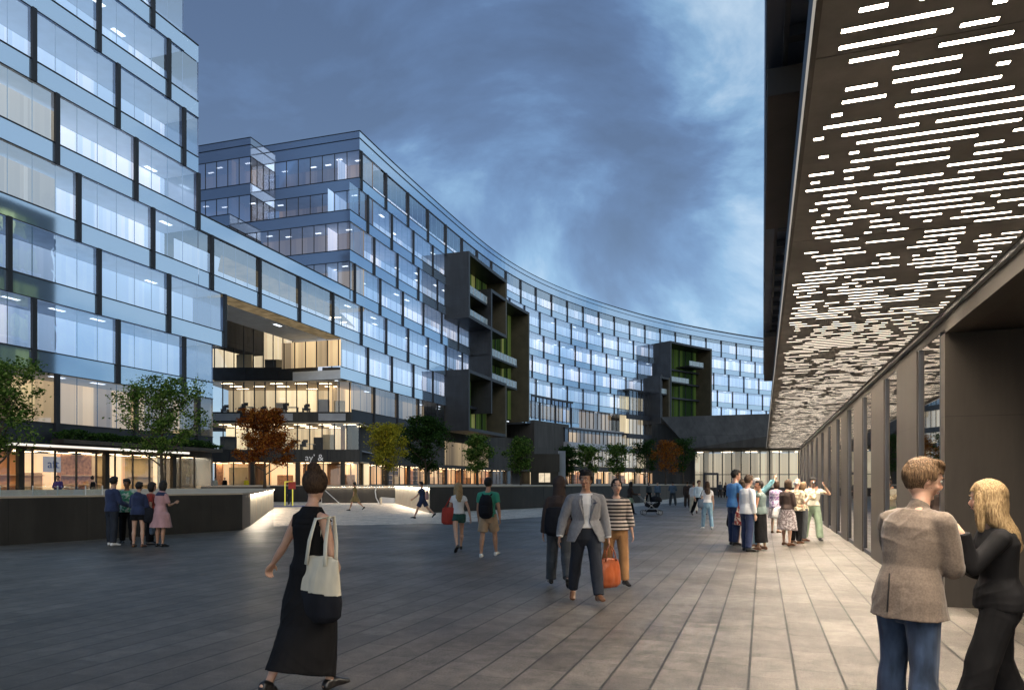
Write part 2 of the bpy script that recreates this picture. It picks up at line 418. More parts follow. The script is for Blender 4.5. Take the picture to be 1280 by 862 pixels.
def paving(name, cA, cB, joint, rough0, rough1, bw=.75, rh=.3725, ox=.108, mort=.006):
    m, t, out = nt(name)
    b = N(t, 'ShaderNodeBsdfPrincipled')
    g = N(t, 'ShaderNodeNewGeometry'); sp = N(t, 'ShaderNodeSeparateXYZ'); t.links.new(g.outputs['Position'], sp.inputs[0])
    ax = N(t, 'ShaderNodeMath', operation='ADD'); ax.inputs[1].default_value = ox + 400 * rh; t.links.new(sp.outputs['X'], ax.inputs[0])
    ay = N(t, 'ShaderNodeMath', operation='ADD'); ay.inputs[1].default_value = 300; t.links.new(sp.outputs['Y'], ay.inputs[0])
    cb = N(t, 'ShaderNodeCombineXYZ'); t.links.new(ay.outputs[0], cb.inputs[0]); t.links.new(ax.outputs[0], cb.inputs[1])
    br = N(t, 'ShaderNodeTexBrick'); br.offset = .5; br.offset_frequency = 2; br.squash = 1
    br.inputs['Scale'].default_value = 1; br.inputs['Mortar Size'].default_value = mort; br.inputs['Mortar Smooth'].default_value = .2
    br.inputs['Brick Width'].default_value = bw; br.inputs['Row Height'].default_value = rh
    br.inputs['Color1'].default_value = c4(cA); br.inputs['Color2'].default_value = c4(cB); br.inputs['Mortar'].default_value = c4(joint)
    t.links.new(cb.outputs[0], br.inputs['Vector'])
    n1 = N(t, 'ShaderNodeTexNoise'); n1.inputs['Scale'].default_value = 62; n1.inputs['Detail'].default_value = 6; n1.inputs['Roughness'].default_value = .7
    t.links.new(g.outputs['Position'], n1.inputs['Vector'])
    n2 = N(t, 'ShaderNodeTexNoise'); n2.inputs['Scale'].default_value = .55; n2.inputs['Detail'].default_value = 5
    t.links.new(g.outputs['Position'], n2.inputs['Vector'])
    n3 = N(t, 'ShaderNodeTexNoise'); n3.inputs['Scale'].default_value = 6; n3.inputs['Detail'].default_value = 6
    t.links.new(g.outputs['Position'], n3.inputs['Vector'])
    m1 = N(t, 'ShaderNodeMapRange'); m1.inputs['From Min'].default_value = .3; m1.inputs['From Max'].default_value = .7; m1.inputs['To Min'].default_value = .38; m1.inputs['To Max'].default_value = 1.8
    t.links.new(n1.outputs['Fac'], m1.inputs['Value'])
    m2 = N(t, 'ShaderNodeMapRange'); m2.inputs['From Min'].default_value = .3; m2.inputs['From Max'].default_value = .7; m2.inputs['To Min'].default_value = .75; m2.inputs['To Max'].default_value = 1.25
    t.links.new(n3.outputs['Fac'], m2.inputs['Value'])
    mu0 = N(t, 'ShaderNodeMath', operation='MULTIPLY'); t.links.new(m1.outputs[0], mu0.inputs[0]); t.links.new(m2.outputs[0], mu0.inputs[1])
    n4 = N(t, 'ShaderNodeTexNoise'); n4.inputs['Scale'].default_value = 1.3; n4.inputs['Detail'].default_value = 8; n4.inputs['Roughness'].default_value = .72; n4.inputs['Distortion'].default_value = .6
    t.links.new(g.outputs['Position'], n4.inputs['Vector'])
    m4 = N(t, 'ShaderNodeMapRange'); m4.inputs['From Min'].default_value = .32; m4.inputs['From Max'].default_value = .62; m4.inputs['To Min'].default_value = .62; m4.inputs['To Max'].default_value = 1.18; t.links.new(n4.outputs['Fac'], m4.inputs['Value'])
    mu = N(t, 'ShaderNodeMath', operation='MULTIPLY'); t.links.new(mu0.outputs[0], mu.inputs[0]); t.links.new(m4.outputs[0], mu.inputs[1])
    # the long joints are wider than the cross joints
    dv = N(t, 'ShaderNodeMath', operation='DIVIDE'); dv.inputs[1].default_value = rh; t.links.new(ax.outputs[0], dv.inputs[0])
    pg = N(t, 'ShaderNodeMath', operation='PINGPONG'); pg.inputs[1].default_value = .5; t.links.new(dv.outputs[0], pg.inputs[0])
    ln = N(t, 'ShaderNodeMapRange'); ln.inputs['From Min'].default_value = .022; ln.inputs['From Max'].default_value = .040; ln.inputs['To Min'].default_value = .10; ln.inputs['To Max'].default_value = 1; t.links.new(pg.outputs[0], ln.inputs['Value'])
    mu_ = N(t, 'ShaderNodeMath', operation='MULTIPLY'); t.links.new(mu.outputs[0], mu_.inputs[0]); t.links.new(ln.outputs[0], mu_.inputs[1]); mu = mu_
    vm = N(t, 'ShaderNodeVectorMath', operation='SCALE'); t.links.new(br.outputs['Color'], vm.inputs[0]); t.links.new(mu.outputs[0], vm.inputs['Scale'])
    t.links.new(vm.outputs[0], b.inputs['Base Color'])
    rr = N(t, 'ShaderNodeMapRange'); rr.inputs['From Min'].default_value = .25; rr.inputs['From Max'].default_value = .75; rr.inputs['To Min'].default_value = rough0; rr.inputs['To Max'].default_value = rough1
    t.links.new(n2.outputs['Fac'], rr.inputs['Value']); t.links.new(rr.outputs[0], b.inputs['Roughness'])
    h = N(t, 'ShaderNodeMath', operation='MULTIPLY_ADD'); h.inputs[1].default_value = -1.6; t.links.new(br.outputs['Fac'], h.inputs[0]); t.links.new(n1.outputs['Fac'], h.inputs[2])
    bp = N(t, 'ShaderNodeBump'); bp.inputs['Strength'].default_value = .6; bp.inputs['Distance'].default_value = .014
    t.links.new(h.outputs[0], bp.inputs['Height']); t.links.new(bp.outputs[0], b.inputs['Normal'])
    b.inputs['Specular IOR Level'].default_value = .33
    t.links.new(b.outputs[0], out.inputs[0])
    return m
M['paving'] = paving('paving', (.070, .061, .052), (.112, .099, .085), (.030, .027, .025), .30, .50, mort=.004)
M['painted_lit_floor'] = paving('painted_lit_paving', (.52, .45, .38), (.58, .50, .43), (.3, .26, .22), .45, .6)  # brightness of the lit floor put into a paler paving colour

M['added_strip_light'] = emis('added_strip_light', (1, .86, .66), 90)  # emission for the added strips that brighten the floor gap
M['edge_painted_glow'] = emis('edge_painted_glow', (1, .93, .82), .45, var=.3, scale=.3)  # steel edge under light, its bright line painted as emission
M['side_glass'] = glass('side_glass', (.30, .34, .42), .06, .05, (.7, .72, .78), 0, .1)
panels(M['pod_metal'], 3.4, 2.1); panels(M['charcoal'], 1.9, 4.2, .6, .03, 0); panels(M['bronze'], 50, 2.9, .6, .006, 0, 1.0); panels(M['wall_dark'], 2.4, 3.0, .5, .012, 0, .86); panels(M['soffit'], 60, 60, 1, 0, 0, 1); panels(M['bronze_dark'], 2.2, 5, .6, .01, 0, .9)
SKY = 1.0; SUN_E = .5; SUN_EL = 24; SUN_ROT = 150
BLOBS = [(940, 60, 9, .12), (890, 350, 8, .26), (960, 350, 5, .08), (560, 210, 10, -.06), (400, 70, 10, .04), (250, 80, 15, -.20), (340, 150, 8, -.08), (700, 230, 14, -.09), (800, 20, 9, -.08), (800, 330, 8, -.05), (500, 290, 8, .02)]
# ------------------------------------------------------------ façade kit
def strip(mb, s0, s1, z0, z1, o, mi=0, v=0, step=1.45):
    n = max(1, int(math.ceil((s1 - s0) / step)))
    for i in range(n):
        a = s0 + (s1 - s0) * i / n; b = s0 + (s1 - s0) * (i + 1) / n
        p = FP(a, o); q = FP(b, o)
        mb.wall(p, q, z0, z1, mi, a, b, v)
def slabm(mb, s0, s1, z0, z1, o0, o1, mi=0, step=2.9):
    """curved solid between offsets o0 (inner) and o1 (outer)"""
    n = max(1, int(math.ceil((s1 - s0) / step)))
    for i in range(n):
        a = s0 + (s1 - s0) * i / n; b = s0 + (s1 - s0) * (i + 1) / n
        A = FP(a, o0); B = FP(a, o1); C_ = FP(b, o1); D = FP(b, o0)
        bs = len(mb.v)
        mb.v += [(p.x, p.y, z) for z in (z0, z1) for p in (A, B, C_, D)]
        fs = [(3, 2, 1, 0), (4, 5, 6, 7), (1, 2, 6, 5), (3, 0, 4, 7)]
        if i == 0: fs.append((0, 1, 5, 4))
        if i == n - 1: fs.append((2, 3, 7, 6))
        for q in fs:
            mb.f.append(tuple(bs + t for t in q)); mb.m.append(mi); mb.uv.append([(0, 0)] * 4)
def depth_s(s): p = FP(s); return W2C(p.x, p.y)[1]

class Facade:
    def __init__(s, root): s.root = root; s.parts = {}
    def add(s, name, mb, mats, d): s.parts.setdefault(name, []).append((d, mb, mats))
    def finish(s):
        for name, L in s.parts.items():
            L.sort(key=lambda t: t[0])
            for d, mb, mats in L[:100]: mb.build(name, mats, s.root)
            rest = L[100:]
            if rest:
                big = MB()
                for d, mb, mats in rest:
                    b = len(big.v); big.v += mb.v; big.m += mb.m; big.uv += mb.uv
                    big.f += [tuple(i + b for i in f) for f in mb.f]
                o = big.build(name, rest[0][2], s.root); o['kind'] = 'stuff'
    def row(s, k, s0, s1, style='blue', ceiling=True, fins=True, win_s0=None):
        zb = Z(k + PH); zs = Z(k + PH + .295); zt = Z(k + PH + 1)
        sp = {'blue': 'spandrel', 'dark': 'dark_metal', 'shade': 'spandrel_painted_shade'}[style if style in ('blue', 'dark', 'shade') else 'blue']
        mb = MB()
        strip(mb, s0, s1, zb, zs, 0, 0)
        # thin dark joints above and below
        for z in (zb, zs):
            slabm(mb, s0, s1, z - .028, z + .028, .01, .05, 1, 1.45)
        mb.build('spandrel_band', [M[sp], M['dark_metal']], s.root)
        # floor slab and ceiling with light panels
        if ceiling:
            mb = MB()
            slabm(mb, s0 + .5, s1, zb + .04, zs - .25, -6.0, -.15, 0)
            n = int((s1 - s0) / 2.9)
            for i in range(n):
                if random.random() < .5:
                    a = s0 + (i + .5) * 2.9; oo = random.choice((-1.6, -3.0, -4.2))
                    A, B, C_, D = FP(a, oo), FP(a, oo + .35), FP(a + 1.0, oo + .35), FP(a + 1.0, oo)
                    mb.face([(p.x, p.y, zb + .03) for p in (D, C_, B, A)], 1)
            mb.build('floor_slab', [M['ceiling_in'], M['light_office']], s.root)
        # back wall of the rooms
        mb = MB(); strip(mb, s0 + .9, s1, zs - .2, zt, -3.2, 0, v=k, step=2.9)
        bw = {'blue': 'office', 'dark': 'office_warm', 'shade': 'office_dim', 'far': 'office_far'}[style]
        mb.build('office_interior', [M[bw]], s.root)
        # fins and windows
        ph = fin_phase(k)
        i0 = math.floor((s0 - ph) / BAY); cuts = []
        x = ph + i0 * BAY
        while x < s1:
            if x > s0 + .1: cuts.append(x)
            x += BAY
        if fins:
            for c in cuts:
                mb = MB(); slabm(mb, c - .135, c + .135, zb - .02, zt + .02, -.05, .15, 0)
                s.add('fin', mb, [M['fin_metal']], depth_s(c))
        e = [s0] + cuts + [s1]
        for a, b in zip(e, e[1:]):
            if b - a < .3: continue
            mb = MB(); aa = a + (.13 if a != s0 else 0); bb = b - (.13 if b != s1 else 0)
            strip(mb, aa, bb, zs + .035, zt - .035, -.06, 0)
            # slim glazing bars on the quarter grid
            q = ph + math.floor((aa - ph) / (BAY / 4)) * (BAY / 4)
            while q < bb:
                if q > aa + .2 and q < bb - .2:
                    slabm(mb, q - .016, q + .016, zs + .035, zt - .035, -.12, -.08, 1)
                q += BAY / 4
            s.add('window', mb, [M['facade_glass'] if style != 'dark' else M['dusk_glass'], M['dark_metal'] if style == 'dark' else M['mullion']], depth_s((a + b) / 2))
M['mullion'] = surf('mullion', (.30, .40, .52), .4, .2, .2, 1)

def shopfront(root, s0, s1, z0, z1, depth=4.5, pier=BAY, seed=1, piers=True, o=-.9, back='shop_back', lightm='light_warm', backs=None):
    """glazed shops: floor, lit ceiling, back wall with shelving, glass and bronze piers"""
    rnd = random.Random(seed)
    mb = MB(); slabm(mb, s0, s1, z0 - .25, z0, -depth + o, o + .3, 0); mb.build('shop_floor', [M['coping']], root)
    mb = MB(); slabm(mb, s0, s1, z1, z1 + .12, -depth + o, o - .02, 0)
    x = s0 + .8
    while x < s1 - 1:
        for oo in (-.9, -2.6):
            A, B, C_, D = FP(x, o + oo - .18), FP(x, o + oo + .18), FP(x + 1.5, o + oo + .18), FP(x + 1.5, o + oo - .18)
            mb.face([(p.x, p.y, z1 - .02) for p in (D, C_, B, A)], 1)
        x += 2.4
    mb.build('shop_ceiling', [M['cream_in'], M[lightm]], root)
    mb = MB(); strip(mb, s0, s1, z0, z1, o - depth, 0, v=0); mb.build('shop_back_wall', [M[back]], root)
    # shelving, panels and counters inside
    mb = MB(); x = s0 + .3
    keys = ['wood', 'orange_in', 'cream_in', 'brick_in', 'beige_in', 'bronze_dark']
    while x < s1 - 2:
        w = rnd.uniform(.7, 2.4); g = rnd.uniform(.1, 1.2); oo = o - depth + rnd.uniform(.3, 3.0)
        h = rnd.choice((1.1, 2.0, z1 - z0 - .1, z1 - z0 - .1)); mi = rnd.randrange(6)
        slabm(mb, x, x + w, z0, z0 + h, oo - .3, oo, mi)
        if h > 1.9:
            for zz in (.6, 1.2, 1.8):
                slabm(mb, x + .05, x + w - .05, z0 + zz, z0 + zz + .05, oo, oo + .25, 2)
        x += w + g
    mb.build('shop_fitting', [M[k] for k in keys], root)
    mb = MB(); strip(mb, s0, s1, z0, z1, o, 0)
    x = s0
    while x < s1:
        slabm(mb, x, x + .07, z0, z1, o - .06, o + .06, 1); x += BAY / 4
    slabm(mb, s0, s1, z0, z0 + .1, o - .05, o + .07, 1)
    mb.build('shop_window', [M['retail_glass'], M['dark_metal']], root)
    if piers:
        x = s0 + pier * .35
        while x < s1:
            mb = MB(); slabm(mb, x - .17, x + .17, z0 - .25, z1 + .1, o + .08, o + .35, 0); mb.build('pier', [M['bronze_dark']], root)
            x += pier

# ============================================================ NEAR TOWER (left)
B1 = empty('office_tower', (*FP(FS(120), -8), 0), 0, 'tall blue glass office tower at the left edge with staggered black fins', 'building')
def under(root):
    """children keep world coordinates: undo the parent's offset"""
    inv = Matrix.Translation(-Vector(root.location))
    if root.rotation_euler.z: inv = Matrix.Rotation(-root.rotation_euler.z, 4, 'Z') @ inv
    for ch in root.children: ch.matrix_parent_inverse = inv
sA = max(1.0, FS(-380)); s230 = FS(229.5); s248 = FS(248); s265 = FS(266); s282 = FS(282); s437 = FS(437.5); s449 = FS(449.5)
f = Facade(B1)
f.row(1, sA, s265, 'blue'); f.row(2, sA, s282, 'blue')
for k in (3, 4): f.row(k, sA, s248, 'blue')
for k in (5, 6): f.row(k, sA, s248, 'blue')
for k in (7, 8, 9, 10): f.row(k, sA, s230, 'blue')
# lowest storey above the shops is clear and brown
f.row(0, sA, s265, 'dark', fins=True)
for (k, s_to) in ((3, FS(97)), (4, FS(99))):
    mb = MB(); strip(mb, sA, s_to, Z(k + .7), Z(k + 1.53), -1.9, 0, v=k); mb.build('warm_room_glow', [M['tan_room']], B1)  # emitting sheet behind the glass, painted light of warm rooms
mb = MB()
strip(mb, s230, s248, Z(7 + PH), Z(7.85), 0, 0); slabm(mb, s230, s248, Z(7.85) - .03, Z(7.85) + .05, -.1, .05, 1)
mb.build('parapet', [M['spandrel'], M['dark_metal']], B1); mb = MB()
B1top = Z(11 + PH)
strip(mb, sA, s230, B1top, B1top + 1.8, 0, 0); slabm(mb, sA, s230, B1top + 1.75, B1top + 1.9, -.3, .06, 1)
mb.build('parapet', [M['spandrel'], M['dark_metal']], B1)
# roofs, ends and core, so that it stands as a building
mb = MB()
slabm(mb, sA, s230, B1top, B1top + .3, -14, -.3, 0); slabm(mb, s230, s248, Z(7 + PH), Z(7 + PH) + .3, -14, -.2, 0)
mb.build('roof', [M['charcoal']], B1)
mb = MB(); slabm(mb, sA, s230 - .4, .3, B1top, -14, -7, 0); slabm(mb, s230, s248 - .4, .3, Z(7 + PH), -14, -7, 0)
slabm(mb, s248, s265 - .4, .3, Z(2 + PH), -14, -7, 0)
mb.build('core_wall', [M['spandrel_painted_shade']], B1)
mb = MB()
for (sa, z0, z1) in ((s230, Z(7 + PH), B1top), (s248, Z(4.85), Z(7 + PH)), (s282, Z(2 + PH), Z(3 + PH)), (s265, .3, Z(2 + PH))):
    a = FP(sa, 0); b = FP(sa, -7); mb.wall(a, b, z0, z1, 0)
mb.build('end_wall', [M['spandrel_painted_shade']], B1)
zc = Z(PH)
shopfront(B1, sA, s265, .30, zc - .35, seed=3)
mb = MB(); slabm(mb, sA, FS(215), zc - .28, zc - .10, -.9, 1.5, 0); slabm(mb, sA, FS(215), zc - .27, zc - .14, 1.5, 1.56, 1)
mb.build('entrance_canopy', [M['bronze_dark'], M['edge_light']], B1)
mb = MB(); slabm(mb, sA, s265, zc - .35, zc, -6, -.05, 0); mb.build('soffit', [M['bronze_dark']], B1)
f.finish(); under(B1)

# ============================================================ CRESCENT
B2 = empty('crescent_building', (*FP(FS(560), -8), 0), 0, 'long curved blue glass office block sweeping across to the right, staggered black fins', 'building')
f = Facade(B2)
sE = FS(1035)
s665 = FS(663); s720 = FS(724); s806 = FS(806); s425 = FS(425.5)
f.row(7, s449, sE, 'blue')
for k in (5, 6): f.row(k, s437, sE, 'blue')
f.row(4, s437, sE, 'blue')
f.row(3, s248 + .05, sE, 'blue')
f.row(2, s425, s720, 'blue')
f.row(1, s437 + .3, FS(556), 'dark')
f.row(2, s806 + 9, sE, 'blue'); f.row(1, s806 + 9, sE, 'shade')
mb = MB()
strip(mb, s449, sE, Z(8 + PH), Z(9.05), 0, 0)
for z in (Z(8 + PH), Z(8.86), Z(9.05)): slabm(mb, s449, sE, z - .04, z + .04, .01, .06, 1, 1.45)
slabm(mb, FS(470), sE, Z(9.05) + .04, Z(9.05) + .7, -1.6, -1.3, 1, 2.9)
mb.build('parapet', [M['spandrel'], M['dark_metal']], B2)
mb = MB(); strip(mb, s248 + .05, s437, Z(4.55), Z(4.85), 0, 0)
for z in (Z(4.55), Z(4.85)): slabm(mb, s248 + .05, s437 - .1, z - .04, z + .05, .01, .06, 1, 1.45)
mb.build('parapet', [M['spandrel'], M['dark_metal']], B2)
# roofs and rear wall
mb = MB(); slabm(mb, s449 + .2, sE, Z(8.6), Z(8.7), -14, -.1, 0, 5.8); mb.build('roof', [M['charcoal']], B2); mb = MB(); slabm(mb, s437 + .2, s449 + 3, Z(6.6), Z(6.7), -14, -.1, 0); mb.build('roof', [M['charcoal']], B2); mb = MB(); slabm(mb, s248 + .05, s437 - .2, Z(4.6), Z(4.7), -14, -.1, 0)
mb.build('roof', [M['charcoal']], B2)
mb = MB(); slabm(mb, s449 + 16, sE, .3, Z(8.6), -14, -6.2, 0, 5.8); mb.build('core_wall', [M['charcoal']], B2)
mb = MB(); slabm(mb, s248 + .3, s449 - .3, Z(3.4), Z(4.6), -14, -12, 0, 5.8); mb.build('rear_wall', [M['charcoal']], B2)

def endface(sc, z0, bands, off, proj, roofz, back='office_end'):
    """storeys seen end-on: a main face behind the corner and a block standing forward of it"""
    o = FP(sc, 0); a = FP(sc + 1, 0); b = FP(sc - 1, 0); d = (b - a).normalized()     # towards the camera
    n = Vector((d.y, -d.x)) if Vector((d.y, -d.x)).dot(FP(sc, 1) - o) > 0 else Vector((-d.y, d.x))  # outwards
    def pt(w, p): return o - n * w + d * p
    faces = [(pt(0, 0), pt(off, 0)), (pt(off, 0), pt(off, proj)), (pt(off, proj), pt(off + 12, proj))]
    for (p, q) in faces:
        for kind, za, zb in bands:
            mb = MB()
            if kind == 's':
                mb.wall(p, q, za, zb, 0)
                for z in (za, zb): mb.bar((*p, z), (*q, z), .08, .07, 1)
                mb.build('spandrel_band', [M['spandrel_painted_shade'], M['dark_metal']], B2)
            else:
                L = (q - p).length; m = max(1, int(round(L / 1.45))); t = (q - p).normalized(); nn = Vector((t.y, -t.x))
                mb.wall(p, q, za, zb, 0)
                for i in range(m + 1):
                    c = p.lerp(q, i / m); mb.bar((*c, za), (*c, zb), .07, .07, 1)
                mb.build('window', [M['side_glass' if abs((q - p).normalized().dot(d)) > .7 else 'dusk_glass'], M['dark_metal']], B2)
                inner = MB(); ins = -d * 3.0
                a2 = p + ins; b2 = q + ins
                if abs((q - p).normalized().dot(d)) > .7: a2 = p - n * 2.5; b2 = q - n * 2.5
                inner.wall(a2, b2, za - .6, zb, 0, 0, None, int(za)); inner.build('office_interior', [M[back]], B2)
                cl = MB()
                if abs((q - p).normalized().dot(d)) < .7:
                    cl.face([(*p, zb - .02), (*q, zb - .02), (*(q - d * 5), zb - .02), (*(p - d * 5), zb - .02)], 0)
                    for i in range(int(L / 1.9)):
                        c = p + t * (1 + i * 1.9) - d * random.choice((1.2, 2.0, 3.2))
                        cl.face([(*c, zb - .05), (*(c + t * .7), zb - .05), (*(c + t * .7 - d * .25), zb - .05), (*(c - d * .25), zb - .05)], 1)
                    cl.build('ceiling', [M['ceiling_in'], M['light_office']], B2)
    mb = MB(); mb.prism([pt(.05, -.1), pt(off + .05, -.1), pt(off + .05, proj - .1), pt(off + 12, proj - .1), pt(off + 12, -8), pt(.05, -8)], roofz, roofz + .1)
    mb.build('roof', [M['charcoal']], B2)
endface(s449, 0, [('s', Z(8.86), Z(9.05)), ('s', Z(8.55), Z(8.86)), ('w', Z(7.85), Z(8.55)), ('s', Z(7.55), Z(7.85)), ('w', Z(6.85), Z(7.55))], 12.2, 2.2, Z(8.6))
endface(s437, 0, [('s', Z(6.55), Z(6.85)), ('w', Z(5.85), Z(6.55)), ('s', Z(5.55), Z(5.85)), ('w', Z(4.6), Z(5.55))], 13.0, 2.6, Z(6.6), 'tan_dim')

# ground floor shops along the crescent
zg = 1.38
shopfront(B2, s437 + 1, FS(642), zg, Z(.55) - .25, seed=8, o=-.5)
mb = MB(); slabm(mb, s437 + .3, FS(556), Z(.55), Z(1.55), -.6, .0, 0, 1.45)
slabm(mb, s437 + .3, FS(700), Z(.55) - .25, Z(.55), -6, .2, 1, 2.9)
mb.build('fascia_band', [M['charcoal'], M['bronze_dark']], B2)
mb = MB(); slabm(mb, FS(556), FS(663), Z(.55), Z(1.9), -5.5, -2.2, 0, 2.9); slabm(mb, FS(640), FS(663), zg - .3, Z(.55), -5.5, -2.2, 0, 2.9)
mb.build('podium_wall', [M['charcoal']], B2)
mb = MB(); strip(mb, FS(562), FS(625), Z(.62), Z(1.45), -2.15, 0, v=1)
mb.build('podium_window', [M['office_warm']], B2)

# --- dark framed bays that stand out from the curve
def tube_frame(mb, sa, sb, z0, z1, o0, o1, t, mo=0, mi=1, sides='LRTB'):
    if 'L' in sides: slabm(mb, sa, sa + t, z0, z1, o0, o1, mo, 3)
    if 'R' in sides: slabm(mb, sb - t, sb, z0, z1, o0, o1, mi, 3)
    if 'T' in sides: slabm(mb, sa + t, sb - t, z1 - t, z1, o0, o1, mo, 3)
    if 'B' in sides: slabm(mb, sa + t, sb - t, z0, z0 + t, o0, o1, mo, 3)
def bay(root, sa, sb, z0, z1, o1, floors, mat='green_curtain', balc=(), t=.45, sides='LRTB'):
    mb = MB(); tube_frame(mb, sa, sb, z0, z1, -.2, o1, t, 0, 2, sides)
    mb.build('bay_frame', [M['pod_metal'], M['pod_metal'], M['pod_inside']], root)
    mb = MB(); strip(mb, sa + t, sb - t, z0 + t, z1 - t, .15, 0, v=2); mb.build('bay_curtain_wall', [M[mat]], root)
    mb = MB()
    n = max(2, int((sb - sa) / 2.2))
    for i in range(1, n):
        c = sa + (sb - sa) * i / n; slabm(mb, c - .05, c + .05, z0 + t, z1 - t, .25, .4, 0)
    mb.build('mullion', [M['dark_metal']], root)
    mb = MB()
    for z in floors: slabm(mb, sa + t, sb - t, z - .18, z + .18, .12, 1.2, 0, 3)
    if floors: mb.build('floor_edge', [M['dark_metal']], root)
    for (a, b, z) in balc:
        a = sa + (sb - sa) * a; b = sa + (sb - sa) * b
        mb = MB(); slabm(mb, a, b, z - .3, z, .2, o1 - .5, 0, 3); w = mb.build('balcony', [M['pod_metal']], root)
        mb = MB(); slabm(mb, a + .1, b - .1, z + .02, z + 1.1, o1 - .62, o1 - .58, 0, 3)
        x = a + .1
        while x < b: slabm(mb, x, x + .05, z, z + 1.12, o1 - .57, o1 - .52, 1); x += 1.3
        mb.build('balustrade', [M['pale_glass'], M['steel']], w)
M['pale_glass'] = surf('pale_glass', (.30, .38, .42), .15, 0, .2, 3)
OB = 3.5
a_, b_, c_, d_ = FS(586, OB), FS(614, OB), FS(633.5, OB), FS(662, OB)
bay(B2, a_, c_, FZ(587, 397, OB), FZ(586, 313.5, OB), OB, [FZ(600, 362, OB)], balc=[(.03, .55, FZ(600, 371, OB)), (.03, .6, FZ(600, 400, OB))])
bay(B2, b_, d_, FZ(662, 527, OB), FZ(662, 390.5, OB), OB - .01, [FZ(640, 447, OB)], balc=[(.0, .75, FZ(640, 453, OB)), (.0, .75, FZ(640, 482, OB))], sides='LRT')
bay(B2, a_, c_ - .02, FZ(587, 538, OB), FZ(586, 461, OB), OB - .02, [FZ(600, 506, OB)], sides='LTBR')
OB2 = 4.6
a2, d2 = FS(838, OB2), FS(890, OB2); 
bay(B2, a2, d2, FZ(890, 530, OB2), FZ(890, 436, OB2), OB2, [FZ(870, 462, OB2), FZ(870, 478, OB2), FZ(870, 497, OB2)], balc=[(0, .5, FZ(850, 477, OB2)), (.5, .85, FZ(870, 457, OB2))])
a3 = FS(826, OB2)
bay(B2, a3, a2 - .02, FZ(838, 530, OB2), FZ(826, 470, OB2), OB2 - .1, [FZ(830, 496, OB2)], balc=[(0, .9, FZ(830, 491, OB2))])
mb = MB(); slabm(mb, s806 + 1, a3 + 2, Z(.6), FZ(810, 470), -.5, OB2 - .9, 0, 2.9); mb.build('dark_return', [M['pod_metal']], B2)

# --- stepped terraces and glazed storeys below the long facade
def tier(sa, sb, z0, z1, o, mat, gm='dusk_glass', slab=None, root=B2):
    mb = MB(); strip(mb, sa, sb, z0, z1, o - 2.5, 0, v=1, step=2.9); mb.build('office_interior', [M[mat]], root)
    mb = MB(); strip(mb, sa, sb, z0, z1, o, 0, step=2.9)
    x = sa
    while x < sb: slabm(mb, x, x + .12, z0, z1, o, o + .1, 1); x += 1.44
    mb.build('window', [M[gm], M['dark_metal']], root)
    mb = MB(); slabm(mb, sa, sb, z1, z1 + .35, o - 3, o + .12, 0, 2.9); mb.build('floor_edge', [M['dark_metal']], root)
    if slab:
        mb = MB(); slabm(mb, sa, sb, z0 - slab, z0, o - 3, o + 1.0, 0, 2.9); mb.build('terrace_slab', [M['slab']], root)
q = 0.0
zt = lambda px, py: FZ(px, py, 0)
tier(FS(664), FS(716), zt(690, 527), zt(690, 500), 0, 'office_warm')
tier(FS(716), FS(779), zt(750, 537), zt(750, 508), -.8, 'office_warm', slab=.9)
tier(FS(700), FS(781), zt(750, 556), zt(750, 541), 1.0, 'office_warm', slab=1.1)
tier(FS(696), FS(830), zt(750, 583), zt(750, 563), .5, 'lit_room')
tier(FS(779), FS(808), zt(790, 559), zt(790, 490), 1.5, 'lit_room')
mb = MB(); slabm(mb, FS(663), FS(707), zt(685, 575), zt(685, 528), -5, .8, 0, 2.9); slabm(mb, FS(707) + .05, FS(830), zt(750, 589), zt(750, 583.5), -3, 1.5, 0, 2.9)
mb.build('podium_wall', [M['charcoal']], B2)
shopfront(B2, FS(690), FS(868), zg, zt(750, 589), seed=12, o=-.5, lightm='light_warm2')
for z in (zt(780, 545), zt(780, 521)):
    mb = MB(); slabm(mb, FS(776), FS(808), z - .5, z + .5, 1.4, 1.75, 0); mb.build('floor_edge', [M['dark_metal']], B2)

